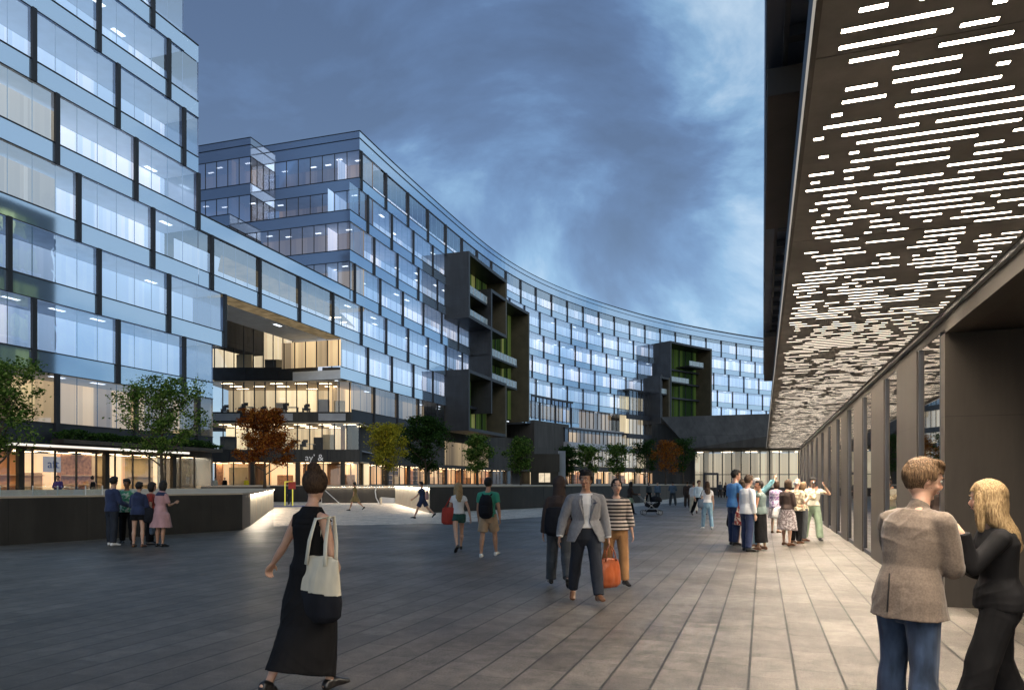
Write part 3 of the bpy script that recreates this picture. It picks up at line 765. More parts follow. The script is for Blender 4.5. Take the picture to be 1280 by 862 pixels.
# --- the carved, brightly lit wing between tower and crescent
W_ = empty('lit_office_wing', (*PD(350, 76), 0), 0, 'brightly lit glass office storeys stacked in the notch between tower and crescent, shops below', 'building')
def wing(px0, px1, d, z0, z1, name='w', dd=0, back='lit_room', seed=1, depth=7, gm='lit_glass', nmul=12):
    rnd = random.Random(seed)
    a = PD(px0, d + dd); b = PD(px1, d); t = (b - a).normalized(); n = Vector((-t.y, t.x))
    if n.dot(b) < 0: n = -n      # away from camera
    L = (b - a).length
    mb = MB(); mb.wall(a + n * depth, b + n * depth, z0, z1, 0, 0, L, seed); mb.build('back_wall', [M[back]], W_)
    mb = MB(); mb.prism([a, b, b + n * depth, a + n * depth], z0 - .12, z0); mb.build('floor_slab', [M['slab']], W_)
    mb = MB(); mb.prism([a, b, b + n * depth, a + n * depth], z1, z1 + .1)
    k = int(L / 2.6)
    for i in range(k):
        for dep in (1.2, 3.4, 5.4):
            if rnd.random() < .85:
                c = a + t * (i + .6) * 2.6 + n * dep
                mb.face([(*c, z1 - .03), (*(c + n * .25), z1 - .03), (*(c + t * 1.3 + n * .25), z1 - .03), (*(c + t * 1.3), z1 - .03)], 1)
    mb.build('ceiling', [M['cream_in'], M['light_warm2']], W_)
    # desks, screens, partitions, plants
    mb = MB(); x = .5
    while x < L - 1.5:
        dep = rnd.uniform(.8, 5.5); c = a + t * x + n * dep; w = rnd.uniform(.8, 1.8)
        kind = rnd.random()
        def bx(p, w, dp, za, zb, mi):
            mb.prism([p, p + t * w, p + t * w + n * dp, p + n * dp], za, zb, mi)
        if kind < .5:
            bx(c, w, .7, z0 + .68, z0 + .74, 0); bx(c + t * .05, .06, .6, z0, z0 + .68, 1); bx(c + t * (w - .1), .06, .6, z0, z0 + .68, 1)
            bx(c + t * .3 + n * .3, .5, .05, z0 + .85, z0 + 1.2, 1); bx(c + t * .4 - n * .5, .45, .45, z0 + .4, z0 + .5, 1); bx(c + t * .4 - n * .5, .45, .06, z0 + .5, z0 + 1.0, 1)
        elif kind < .75:
            bx(c, rnd.uniform(.2, .7), .2, z0, z1, rnd.choice((0, 2, 3, 4)))
        else:
            bx(c, w, .4, z0, z0 + rnd.uniform(1, 2.0), rnd.choice((1, 3, 4)))
        x += rnd.uniform(.8, 2.0)
    mb.build('office_furniture', [M['white_trim'], M['dark_metal'], M['wood'], M['beige_in'], M['slab']], W_)
    mb = MB(); mb.wall(a, b, z0, z1, 0)
    for i in range(nmul + 1):
        c = a.lerp(b, i / nmul); mb.bar((*c, z0), (*c, z1), .07, .1, 1)
    mb.build('window', [M[gm], M['dark_metal']], W_)
    return a, b, n, t
def band(px0, px1, d, z0, z1, mat, dd=0, dep=.5):
    a = PD(px0, d + dd); b = PD(px1, d); t = (b - a).normalized(); n = Vector((-t.y, t.x))
    if n.dot(b) < 0: n = -n
    mb = MB(); mb.prism([a, b, b + n * dep, a + n * dep], z0, z1)
    # joints between the panels
    L = (b - a).length; k = int(L / 2.9)
    for i in range(1, k):
        c = a + t * i * L / k - n * .02; mb.bar((*c, z0), (*c, z1), .05, .04, 1)
    return mb.build('fascia_band', [M[mat], M['dark_metal']], W_)
dz = lambda py, d: ZD(py, d)
# level 2 (double height), level 1, level 0
wing(268, 427, 75.5, dz(460, 75.5), dz(393, 75.5), seed=4, nmul=13, depth=8)
mb = MB(); mb.wall(FP(s425, .05), FP(s425, -7), Z(2.86), Z(3.5), 0, 0, 7, 6)
for i in range(6):
    q = FP(s425 - .03, -.2 - i * 1.3); mb.bar((*q, Z(2.86)), (*q, Z(3.5)), .09, .09, 1)
mb.build('return_wall', [M['office_warm'], M['dark_metal']], W_)
band(266, 427, 75.3, dz(475, 75.3), dz(459, 75.3), 'dark_metal', dep=1)
a = PD(266, 75.2); 
wing(252, 437, 74.0, dz(515, 74), dz(477, 74), seed=5, nmul=14)
band(250, 438, 73.8, dz(527.5, 73.8), dz(514.5, 73.8), 'charcoal', dep=1)
mb = MB()
for (p, q_) in ((252, 300), (330, 366), (398, 432)):
    a = PD(p, 73.5); b = PD(q_, 73.5); mb.wall(a, b, dz(525.5, 73.5), dz(516.5, 73.5), 0)
mb.build('pale_panel', [M['slab']], W_)
wing(248, 449, 72.5, dz(562, 72.5), dz(529, 72.5), seed=6, nmul=13)
band(246, 450, 72.3, dz(577, 72.3), dz(561.5, 72.3), 'charcoal', dep=1)
mb = MB(); p = [PD(266, 75.6), PD(438, 75.6), PD(438, 88), PD(230, 88)]
mb.prism(p, dz(527, 74), dz(527, 74) + .1); mb.build('floor_slab', [M['bronze_dark']], W_)
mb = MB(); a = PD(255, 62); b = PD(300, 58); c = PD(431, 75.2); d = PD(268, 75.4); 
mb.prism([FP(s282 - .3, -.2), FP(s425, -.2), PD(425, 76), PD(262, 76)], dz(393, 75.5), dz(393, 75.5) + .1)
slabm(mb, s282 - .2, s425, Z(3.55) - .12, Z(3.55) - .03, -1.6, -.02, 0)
mb.build('soffit', [M['soffit_painted_light']], W_)
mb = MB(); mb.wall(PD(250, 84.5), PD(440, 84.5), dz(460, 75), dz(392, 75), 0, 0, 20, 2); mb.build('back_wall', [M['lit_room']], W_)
# shops under the wing
def shops_flat(px0, px1, d, z0, z1, seed, root):
    rnd = random.Random(seed)
    a = PD(px0, d); b = PD(px1, d); t = (b - a).normalized(); n = Vector((-t.y, t.x)); 
    if n.dot(b) < 0: n = -n
    L = (b - a).length
    mb = MB(); mb.wall(a + n * 5, b + n * 5, z0, z1, 0, 0, L, 3); mb.build('shop_back_wall', [M['shop_back']], root)
    mb = MB(); mb.prism([a, b, b + n * 5, a + n * 5], z1, z1 + .1)
    x = .5
    while x < L - 2:
        for dep in (1, 3): 
            c = a + t * x + n * dep; mb.face([(*c, z1 - .03), (*(c + n * .35), z1 - .03), (*(c + t * 1.4 + n * .35), z1 - .03), (*(c + t * 1.4), z1 - .03)], 1)
        x += 2.3
    mb.build('shop_ceiling', [M['cream_in'], M['light_warm']], root)
    keys = ['wood', 'orange_in', 'cream_in', 'brick_in', 'beige_in', 'bronze_dark']; mb = MB(); x = .3
    while x < L - 2:
        w = rnd.uniform(.6, 2.0); c = a + t * x + n * rnd.uniform(1, 4.5); h = rnd.choice((1.1, 1.9, z1 - z0 - .05, z1 - z0 - .05))
        mb.prism([c, c + t * w, c + t * w + n * .3, c + n * .3], z0, z0 + h, rnd.randrange(6)); x += w + rnd.uniform(.1, 1.2)
    mb.build('shop_fitting', [M[k] for k in keys], root)
    mb = MB(); mb.wall(a, b, z0, z1, 0); k = int(L / 1.7)
    for i in range(k + 1):
        c = a.lerp(b, i / k); mb.bar((*c, z0), (*c, z1), .08, .1, 1)
    mb.build('shop_window', [M['retail_glass'], M['dark_metal']], root)
    for i in range(int(L / 4.6) + 1):
        c = a + t * (i * 4.6 + 1) - n * .5; mb = MB(); mb.prism([c, c + t * .4, c + t * .4 + n * .4, c + n * .4], z0 - .3, z1); mb.build('pier', [M['bronze_dark']], root)
shops_flat(247, 449, 72.8, zg, dz(577.5, 72.8), 21, W_)

for c_o in (B2, W_): under(c_o)
f.finish(); under(B2)
# ============================================================ CANOPY BUILDING (right)
CB = empty('canopy_building', (6, 20, 0), 0, 'dark bronze building along the right with a glowing perforated canopy over the pavement', 'building')
XW = 2.29; XE = .235; ZS = 3.90; YE = 49.0
# soffit sheets, each with its own pattern of light slots
rs = random.Random(11)
def dens(x, y):
    return .60 + .75 * noise.noise(Vector((x * 2.6, y * 2.3, 3.3))) + .3 * noise.noise(Vector((x * 6, y * 5, 8.1)))
y = -1.6; PITCH = .145; sheet = 0
YS = -2.0; SL = 4 * 21 * PITCH
SL = 21 * PITCH
ypos = YS
while ypos < YE - .5:
    mb = MB()
    y1 = min(ypos + SL, YE)
    mb.box(XE + .03, XW, ypos + .004, y1 - .004, ZS, ZS + .05, 0)
    so = mb.build('soffit_panel', [M['soffit']] if 'soffit' in M else [M['bronze_dark']], CB)
    ms = MB(); r = 0
    while ypos + (r + .5) * PITCH < y1 - .05:
        yy = ypos + (r + .5) * PITCH; x = XE + .08 + rs.uniform(0, .16)
        w = .034 - .008 * min(1, yy / 15)
        while x < XW - .12:
            dn = dens(x, yy) * (1 if yy > 7 else .8) + (.34 if yy < 7 else 0)
            if rs.random() < dn * 1.0:
                L = rs.choice((.05, .05, .14, .2, .28, .38, .52, .8)) * (1.15 if dn > .6 else .6)
                L = min(L, XW - .1 - x)
                if L > .04:
                    ms.face([(x, yy - w / 2, ZS - .006), (x, yy + w / 2, ZS - .006), (x + L, yy + w / 2, ZS - .006), (x + L, yy - w / 2, ZS - .006)], 0)
                x += L + rs.uniform(.07, .2)
            else: x += rs.uniform(.06, .22)
        r += 1
    if ms.f: ms.build('light_slots', [M['slot_light']], so)
    ypos += SL
mb = MB()
mb.box(XE, XE + .03, -2, YE, ZS - .02, ZS + .32, 0); mb.box(XE - .012, XE, -2, YE, ZS - .025, ZS - .008, 1)
mb.build('canopy_edge', [M['bronze_dark'], M['edge_painted_glow']], CB)
mb = MB(); mb.box(XE + .03, XW + .5, -2, YE, ZS + .06, ZS + .3, 0); mb.build('canopy_deck', [M['bronze_dark']], CB)
mb = MB()
mb.box(XW - .05, XW + .02, -2, YE, ZS - .06, ZS - .01, 1)
mb.box(XW + .021, XW + .25, 10.86, YE, 3.70, ZS - .002, 0)
mb.box(XW + .001, XW + .25, -2, 10.80, 3.64, ZS - .002, 0)
mb.build('header_beam', [M['bronze'], M['steel']], CB)
# the entry recess near the camera
mb = MB()
mb.box(XW, 9, 10.81, 11.05, 0, 3.64, 0)
mb.build('return_wall', [M['bronze']], CB)
mb = MB(); mb.box(XW + .26, 9, -2, 10.80, 3.66, 3.9, 0); mb.build('recess_ceiling', [M['bronze_dark']], CB)
mb = MB(); mb.box(9, 9.3, -2, 11, 0, 3.66, 0); mb.build('recess_wall', [M['bronze']], CB)
# piers and glass
y = 11.06; PER = 3.18; GW = 1.45
x0, x1 = XW, XW + .22
while y < YE:
    g1 = min(y + GW, YE)
    mb = MB(); mb.face([(x0 + .03, y, .09), (x0 + .03, g1, .09), (x0 + .03, g1, 3.70), (x0 + .03, y, 3.70)], 0)
    mb.box(x0 + .0, x0 + .07, y, y + .045, .06, 3.70, 1); mb.box(x0 + .0, x0 + .07, g1 - .045, g1, .06, 3.70, 1); mb.box(x0 + .001, x0 + .07, y + .046, g1 - .046, .0, .09, 1)
    mb.build('window', [M['hall_glass'], M['dark_metal']], CB)
    if g1 < YE:
        mb = MB(); mb.box(x0 - .025, x1, g1 + .001, min(y + PER, YE) - .001, 0, 3.699, 0)
        mb.build('pier', [M['bronze']], CB)
    y += PER
# room behind
mb = MB(); mb.box(XW + .25, 9, 11.1, YE, .002, .02, 0); mb.build('hall_floor', [M['charcoal']], CB)
mb = MB(); mb.box(8.7, 9, 11.1, YE, 0.03, 3.7, 0); mb.box(XW + .3, 8.6, YE - .3, YE, 0.03, 3.7, 0); mb.build('hall_wall', [M['bronze_dark']], CB)
mb = MB(); mb.box(XW + .26, 9, 11.1, YE, 3.92, 4.1, 0); mb.build('hall_ceiling', [M['bronze_dark']], CB)
# upper volume that oversails the canopy
mb = MB()
mb.box(.035, .60, -2, 31.6, 6.2, 9.6, 0)
mb.box(.601, 12, -2, 31.6, 6.6, 9.6, 0)
mb.build('upper_volume', [M['night_panel']], CB)
mb = MB()
yy = -1.0
while yy < 31:
    mb.box(.20, .60, yy, yy + .12, 6.08, 6.19, 0); yy += .95
mb.box(.20, .25, -2, 31.5, 6.05, 6.075, 0)
mb.build('underside_ribs', [M['dark_metal']], CB)
mb = MB(); mb.box(.05, .42, 8.0, 12.2, 5.75, 6.04, 0); mb.build('bracket', [M['bronze_dark']], CB)
mb = MB(); mb.box(.06, .42, 22, 31.5, 5.9, 6.04, 0); mb.build('bracket', [M['bronze_dark']], CB)
mb = MB(); mb.box(.9, 12, -2, 64, 9.61, 34, 0); mb.build('upper_wall', [M['dark_metal']], CB)
for k in range(6):
    for j in range(10):
        yy = 1 + j * 6.2; z = 10.6 + k * 3.9
        mb = MB(); mb.wall((.86, yy), (.86, yy + 4.6), z, z + 2.6, 0, yy, yy + 4.6, k)
        mb.box(.55, .85, yy - .2, yy + 4.8, z - .35, z - .1, 1)
        mb.build('window', [M['yellow_room'], M['slab']], CB)
under(CB)

# ============================================================ DARK WEDGE + LOBBY at the end of the square
LB = empty('lobby_pavilion', (*PD(930, 100), 0), 0, 'dark angular wedge roof over a tall glazed lobby at the far end of the square', 'building')
d0 = 94.0
a = PD(826, d0 + 4); b = PD(1180, d0 - 2); c = PD(1180, d0 + 14); d = PD(826, d0 + 14)
mb = MB(); mb.wall(PD(815, d0 + 10), PD(869, d0 + 8.5), 0, ZD(522, d0)); mb.build('side_wall', [M['charcoal']], LB)
al = PD(862, d0 + .5); bl = PD(1180, d0 - 1.2); cl = PD(1180, d0 + 12); dl = PD(862, d0 + 12)
zt_, zl = ZD(518, d0), ZD(560, d0)
mb = MB()
mb.hexa([(*al, zl), (*bl, ZD(555, d0)), (*cl, zl), (*dl, zl), (*a, ZD(521, d0 + 4)), (*b, ZD(512, d0)), (*c, zt_), (*d, zt_)], 0)
mb.build('wedge_roof', [M['charcoal']], LB)
n = 24; p0 = PD(868, d0 + 8); p1 = PD(1160, d0 + 3)
mb = MB(); mb.wall(p0, p1, .9, zl - .02, 0)
for i in range(n + 1):
    q = p0.lerp(p1, i / n); mb.bar((*q, .9), (*q, zl - .03), .10, .14, 1)
mb.bar((*p0, ZD(592, d0)), (*p1, ZD(592, d0)), .12, .1, 1)
mb.build('window', [M['lit_glass'], M['dark_metal']], LB)
mb = MB(); mb.wall(p0 + Vector((-1, 7)), p1 + Vector((-2, 7)), .0, zl - .1, 0, 0, 36, 4); mb.build('back_wall', [M['lobby_room']], LB)
for i in range(7):
    q = p0.lerp(p1, (i + .45) / 7) + Vector((-.5, 2)); mb = MB(); mb.tube([(*q, .02), (*q, zl - .05)], [.4, .4], 14, cap=False); mb.build('column', [M['cream_in']], LB, True)
mb = MB()
for i in range(9):
    q = p0.lerp(p1, (i + .5) / 9) + Vector((-.8, 3.5)); mb.box(q.x - .8, q.x + .8, q.y - .2, q.y + .2, zl - .06, zl - .03)
mb.build('ceiling_light', [M['light_warm2']], LB)
mb = MB(); mb.prism([PD(868, d0 - 1), PD(1160, d0 - 3), PD(1160, d0 + 2.8), PD(868, d0 + 7.8), PD(868, d0 + 3)], 0.01, 1.0, 0); mb.build('plinth', [M['wall_dark']], LB)
mb = MB(); q0 = PD(880, d0 - 2); q1 = PD(897, d0 - 2)
mb.bar((*q0, 0), (*q0, 2.9), .25, mi=0); mb.bar((*q1, 0), (*q1, 2.9), .25); mb.bar((*q0, 2.8), (*q1, 2.8), .25, .3); mb.build('doorway', [M['dark_metal']], LB)
under(LB)

# ============================================================ GROUND
mb = MB(); mb.box(-500, 500, -60, 900, -.3, 0.0, 0)
g = mb.build('ground', [M['paving']]); tag(g, kind='structure')
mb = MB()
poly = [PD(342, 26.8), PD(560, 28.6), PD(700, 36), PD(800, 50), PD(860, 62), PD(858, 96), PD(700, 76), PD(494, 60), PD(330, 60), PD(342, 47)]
mb.prism(poly, .001, .006); pth = mb.build('painted_lit_floor', [M['painted_lit_floor']]); tag(pth, kind='structure')  # pale sheet shaped like the lit stretch of floor

# ============================================================ RAISED TERRACES
def gzone(): pass
L0 = empty('terrace_wall_left', (*PD(150, 20), 0), 0) if False else None
hd = 1.24
def terrace(name, label, poly, h, painted_lit_edges, top='coping', wallm='wall_dark'):
    cx = sum(p.x for p in poly) / len(poly); cy = sum(p.y for p in poly) / len(poly)
    root = empty(name, (cx, cy, 0), 0, label, 'terrace')
    n = len(poly)
    for i in range(n):
        p, q = poly[i], poly[(i + 1) % n]
        mb = MB(); 
        mb.wall(p, q, 0, h, 0)
        L = (q - p).length; t = (q - p).normalized(); nn = Vector((t.y, -t.x)); k = int(L / 3)
        for j in range(1, k):
            c = p + t * (L * j / k) + nn * .004
            mb.bar((*c, 0), (*c, h), .015, .012, 1)
        mb.build('wall_panel', [M['pale_stone_and_lit_face'] if i in painted_lit_edges else M[wallm], M['dark_metal'] if i not in painted_lit_edges else M['coping']], root)  # end faces under light get paler stone, the light painted into the colour
    mb = MB(); mb.prism(poly, h, h + .05, 0); mb.build('coping', [M[top]], root)
    return root
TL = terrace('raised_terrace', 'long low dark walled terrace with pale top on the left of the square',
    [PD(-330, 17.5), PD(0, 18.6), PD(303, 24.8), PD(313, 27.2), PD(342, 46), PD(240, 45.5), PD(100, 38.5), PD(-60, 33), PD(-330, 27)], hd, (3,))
lm = M['added_strip_light']
def added_led(root, p, q, h):  # added lip and lamp strip to light the floor gap and walls
    t = (q - p).normalized(); nn = Vector((t.y, -t.x)); mb = MB(); o1 = p + nn * .05; o2 = q + nn * .05; L = (q - p).length
    mb.prism([p + nn * .0, p + nn * .09, q + nn * .09, q + nn * .0], h - .03, h + .052, 0); a = mb.build('added_lip', [M['coping']], root)
    mb = MB(); mb.face([(*(p + nn * .02), h - .034), (*(p + nn * .08), h - .034), (*(q + nn * .08), h - .034), (*(q + nn * .02), h - .034)]); mb.build('added_light_strip', [lm], a)  # added lamp strip, tucked out of sight under the lip
added_led(TL, PD(313, 27.2), PD(342, 46), hd)
under(TL)
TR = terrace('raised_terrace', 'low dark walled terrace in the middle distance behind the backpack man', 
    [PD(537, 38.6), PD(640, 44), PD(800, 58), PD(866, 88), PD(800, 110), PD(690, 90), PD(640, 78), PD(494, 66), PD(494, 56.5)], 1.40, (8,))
added_led(TR, PD(494, 56.5), PD(537, 38.6), 1.40)
under(TR)
TB = terrace('raised_terrace', 'short dark wall behind the lit pavement gap, steps and handrail beside it', 
    [PD(402, 57), PD(494, 57.5), PD(494, 66), PD(494, 71), PD(250, 71), PD(252, 49), PD(337, 49), PD(337, 62), PD(402, 62)], 1.36, ())
added_led(TB, PD(402, 57), PD(494, 57.5), 1.36)
under(TB)
# glass balustrade along the left terrace
bal = empty('glass_balustrade', (*PD(60, 19), hd + .05), 0, 'low clear glass balustrade with small white posts on the left terrace wall', 'balustrade')
p, q = PD(-330, 17.65), PD(0, 18.75); r_ = PD(128, 21.0)
for (u, v) in ((p, q), (q, r_)):
    mb = MB(); mb.wall(u, v, hd + .07, hd + .30, 0); mb.build('glass_panel', [M['rail_glass']], bal)
for px, dd in ((-60, 18.5), (0, 18.8), (41, 19.5), (72, 20.0), (107, 20.6), (128, 21)):
    c = PD(px, dd); mb = MB(); mb.tube([(*c, hd + .05), (*c, hd + .33)], [.018, .018], 8, cap=False); mb.build('post', [M['white_trim']], bal)
under(bal)
# handrails
for (pa, da, za, pb, db, zb, lab) in ((402, 55.5, 1.30, 425, 54, .04, 'straight slanting steel handrail by the short dark wall'),):
    A = PD(pa, da); B = PD(pb, db); h = empty('handrail', (*B, 0), 0, lab, 'handrail')
    mb = MB(); mb.tube([(*A, za), (*B, zb)], [.035, .035], 8); mb.build('rail', [M['white_trim']], h)
    mb = MB(); mb.tube([(*A, 0.01), (*A, za)], [.025, .025], 8); mb.build('post', [M['white_trim']], h); under(h)
A = PD(470, 56.5); h = empty('handrail', (*A, 0), 0, 'curved white handrail in front of the dark wall near the lit end wall', 'handrail')
mb = MB(); c = [PD(474, 54.5), PD(470, 55.2), PD(469, 56), PD(471, 56.8)]
mb.tube([(*c[0], .02), (*c[1], .5), (*c[2], 1.0), (*c[3], 1.4)], [.04] * 4, 8); mb.build('rail', [M['white_trim']], h)
mb = MB(); c0 = PD(476, 54.2); mb.tube([(*c0, .01), (*c0, .45)], [.10, .10], 8); mb.build('bollard_base', [M['pale_stone_and_lit_face']], h); under(h)
# ramp wall beside the curved handrail
A = PD(480, 56.9)
w = empty('sloping_wall', (*A, 0), 0, 'pale grey sloping ramp wall behind the curved white handrail', 'wall')
a = PD(476, 56.8); b = PD(493, 57.0); mb = MB()
mb.hexa([(*a, 0), (*b, 0), (*(b + Vector((0, .2))), 0), (*(a + Vector((0, .2))), 0), (*a, .5), (*b, .4), (*(b + Vector((0, .2))), .4), (*(a + Vector((0, .2))), .5)], 0)
mb.build('wall_panel', [M['slab']], w); under(w)
# yellow frame with red sign
c = PD(361, 50); k = empty('yellow_frame', (*c, 0), TH, 'bright yellow post frame holding a small red panel in the lit gap', 'frame')
mb = MB(); mb.box(-.30, -.24, -.03, .03, 0, 1.75, 0); mb.box(.24, .30, -.03, .03, 0, 1.75, 0); mb.box(-.24, .24, -.03, .03, 1.69, 1.75, 0); mb.build('frame', [M['yellow']], k)
mb = MB(); mb.box(-.02, .5, -.06, -.035, 1.2, 1.72, 0); mb.build('sign_panel', [M['red']], k)
mb = MB(); mb.box(-1.4, 1.7, -.9, -.2, 0.012, .03, 0); o = mb.build('mat', [M['blue']], k)
# kiosk in the middle distance
c = PD(681, 66); k = empty('kiosk', (*c, 1.45), TH, 'square brown grey kiosk with a small lit window behind the hooded woman', 'kiosk')
W2 = 34 * 66 / F / 2; H2 = ZD(567, 66) - 1.45
mb = MB(); mb.box(-W2, W2, 0, 2.4, 0, H2 * .42, 0); mb.box(-W2 - .1, W2 + .1, -.08, 2.5, H2 * .42 + .003, H2, 0); mb.build('body', [M['bronze_dark']], k)
mb = MB(); mb.box(-.55, -.05, -.04, .02, .25, 1.1, 0); mb.box(0, .5, -.04, .02, .25, 1.1, 0); mb.build('window', [M['light_warm2s']], k)
mb = MB(); mb.box(W2 + .02, W2 + .7, .5, .9, 0, H2 + .3, 0); mb.build('side_panel', [M['slab']], k)

# ============================================================ SIGNS
def text(txt, size, loc, rot, mat, name, parent=None, ext=.01):
    cu = bpy.data.curves.new(name, 'FONT'); cu.body = txt; cu.size = size; cu.extrude = ext; cu.align_x = 'CENTER'; cu.align_y = 'CENTER'
    o = bpy.data.objects.new(name, cu); COL.objects.link(o)
    dg = bpy.context.evaluated_depsgraph_get(); me = bpy.data.meshes.new_from_object(o.evaluated_get(dg))
    bpy.data.objects.remove(o); me.materials.clear(); me.materials.append(mat)
    m = bpy.data.objects.new(name, me); m.location = loc; m.rotation_euler = rot
    return link(m, parent)
s_ = FS(82); c = FP(s_, -1.2); sg = empty('shop_sign', (c.x, c.y, 2.0), R(90) - .02, 'white poster with blue letters hanging inside the shop window on the left', 'sign')
mb = MB(); mb.box(-.5, .62, -.02, .02, .3, 1.25, 0); mb.build('board', [M['poster']], sg)
text('aft', .75, (.12, -.035, .78), (R(90), 0, 0), M['blue_lit'], 'lettering', sg)
c = PD(393, 72.05); sg = empty('shop_sign', (c.x, c.y, dz(572, 72)), TH, 'faint white lettering on the dark band over the shops', 'sign')
text('ay’ &', .95, (0, -.05, 0), (R(90), 0, 0), M['sign_white'], 'lettering', sg)
# ============================================================ TREES
def leafmat(name, cols, tr=.25):
    m, t, out = nt(name)
    g = N(t, 'ShaderNodeNewGeometry'); r = N(t, 'ShaderNodeValToRGB'); e = r.color_ramp.elements
    e[0].color = c4(cols[0]); e[1].color = c4(cols[-1])
    for i, c in enumerate(cols[1:-1]): x = e.new((i + 1) / (len(cols) - 1)); x.color = c4(c)
    t.links.new(g.outputs['Random Per Island'], r.inputs['Fac'])
    d = N(t, 'ShaderNodeBsdfDiffuse'); tl = N(t, 'ShaderNodeBsdfTranslucent'); mx = N(t, 'ShaderNodeMixShader'); mx.inputs[0].default_value = tr
    t.links.new(r.outputs[0], d.inputs[0]); t.links.new(r.outputs[0], tl.inputs[0]); t.links.new(d.outputs[0], mx.inputs[1]); t.links.new(tl.outputs[0], mx.inputs[2])
    t.links.new(mx.outputs[0], out.inputs[0]); return m
M['leaf_green'] = leafmat('leaf_green', [(.02, .045, .012), (.06, .12, .025), (.12, .21, .04), (.26, .34, .09)], .4)
M['leaf_dark'] = leafmat('leaf_dark', [(.012, .03, .01), (.025, .06, .015), (.06, .11, .03)])
M['leaf_red'] = leafmat('leaf_red', [(.05, .012, .005), (.17, .045, .012), (.26, .08, .018), (.36, .16, .03)])
M['leaf_yellow'] = leafmat('leaf_yellow', [(.14, .13, .02), (.30, .27, .03), (.45, .38, .04), (.22, .25, .03)])
M['leaf_orange'] = leafmat('leaf_orange', [(.12, .03, .01), (.30, .10, .02), (.42, .17, .03)])
M['bark'] = surf('bark', (.07, .05, .035), .9, 0, .3, 8, .5, 30, (1, 1, .2))
def tree(name, label, px, d, z0, H, spread, mat, seed, leaf=.10, nleaf=4500, clear=.28, group=None, cat='tree', airy=.5):
    rnd = random.Random(seed); c = PD(px, d)
    root = empty(name, (c.x, c.y, z0), rnd.uniform(0, 6), label, cat, group)
    mb = MB(); tips = []
    def limb(p, dirv, L, r, lvl):
        q = p; pts_ = [p]; rr = [r]; n = 4
        dv = dirv.normalized()
        for i in range(n):
            dv = (dv + Vector((rnd.uniform(-.16, .16), rnd.uniform(-.16, .16), rnd.uniform(-.02, .16)))).normalized()
            q = q + dv * L / n; pts_.append(q); rr.append(r * (1 - .6 * (i + 1) / n))
        mb.tube(pts_, rr, 6 if lvl else 9, cap=False)
        if lvl >= 2: tips.extend([q, pts_[-2], pts_[2]]); return
        k = (8 if lvl == 0 else 4)
        for i in range(k):
            t = rnd.uniform(.35, 1) if lvl == 0 else rnd.uniform(.3, 1)
            j = min(n - 1, int(t * n)); bp = pts_[j].lerp(pts_[j + 1], t * n - j) if j < n else q
            a = rnd.uniform(0, 2 * math.pi) + i * 2.4; up = rnd.uniform(.25, .9)
            nd = Vector((math.cos(a), math.sin(a), up))
            limb(bp, nd, L * rnd.uniform(.42, .6) * (spread if lvl == 0 else 1), max(.012, rr[j] * .55), lvl + 1)
    # main stem then limbs
    st = [Vector((0, 0, 0))]; n = 6
    for i in range(n): st.append(Vector((rnd.uniform(-.05, .05), rnd.uniform(-.05, .05), 0)) * (i + 1) * .35 + Vector((0, 0, H * .82 * (i + 1) / n)))
    rad = [H * .016 * (1 - .8 * i / n) + .008 for i in range(n + 1)]; rad[0] *= 1.5
    mb.tube(st, rad, 10, cap=False)
    nb = 17
    for i in range(nb):
        t = clear + (1 - clear) * (i / nb) ** .9; zz = t * H * .82; j = min(n - 1, int(t * n)); bp = st[j].lerp(st[j + 1], t * n - j)
        a = i * 2.4 + rnd.uniform(-.4, .4); reach = spread * H * (.30 * math.sin(min(1, (1 - t) / (1 - clear) * .9 + .18) * 2.2) + .06) * rnd.uniform(.75, 1.2)
        nd = Vector((math.cos(a), math.sin(a), rnd.uniform(.25, .6) + t * .5))
        limb(bp, nd, reach, rad[j] * .5, 1)
    tr = mb.build('trunk', [M['bark']], root, True)
    lf = MB(); S = H * .042
    cl = []
    for tp in tips:
        if rnd.random() < .12: continue
        cl.append((tp, S * rnd.uniform(.5, 1.5)))
    per = max(3, nleaf // max(1, len(cl)))
    for tp, s in cl:
        for i in range(per):
            v = Vector((rnd.gauss(0, 1), rnd.gauss(0, 1), rnd.gauss(0, .7))) * s
            p = tp + v
            if p.z > H * 1.02 or p.z < clear * H * .7: continue
            L = leaf * rnd.uniform(.6, 1.25)
            ax = Vector((rnd.gauss(0, 1), rnd.gauss(0, 1), rnd.gauss(0, .6))).normalized(); bx = ax.cross(Vector((rnd.gauss(0, 1), rnd.gauss(0, 1), rnd.gauss(0, 1)))).normalized()
            lf.face([p - ax * L * .5, p + bx * L * .28, p + ax * L * .5, p - bx * L * .28], 0)
    lf.build('crown', [M[mat]], root)
    return root
tree('maple_tree', 'green leafy tree cut by the left edge of the photo', -6, 28, hd, 5.3, 1.0, 'leaf_green', 1, .14, 9000, .24)
tree('maple_tree', 'bright green young tree on the left terrace behind the standing group', 203, 30, hd, 4.75, 1.2, 'leaf_green', 5, .12, 9500, .28)
tree('maple_tree', 'dark red autumn tree in front of the lit wing', 331, 44, hd, 4.9, 1.12, 'leaf_red', 3, .15, 13000, .22)
tree('maple_tree', 'yellow green tree right of the woman in the black dress', 483, 60, 1.36, 5.3, .95, 'leaf_yellow', 4, .18, 11000, .24)
tree('dark_tree', 'broad dark green tree right beside the yellow one', 532, 66, 1.4, 6.3, 1.15, 'leaf_dark', 8, .22, 12000, .2)
gt = 'trees lining the shops in the middle distance'
tree('young_tree', 'slim green tree in front of the lower dark framed bay, above the backpack man', 597, 60, 1.4, 4.4, .8, 'leaf_green', 9, .19, 5500, .25, gt)
tree('young_tree', 'slim green tree at the right edge of the big dark bays, left of the kiosk', 651, 62, 1.4, 4.3, .8, 'leaf_green', 10, .19, 5500, .25, gt)
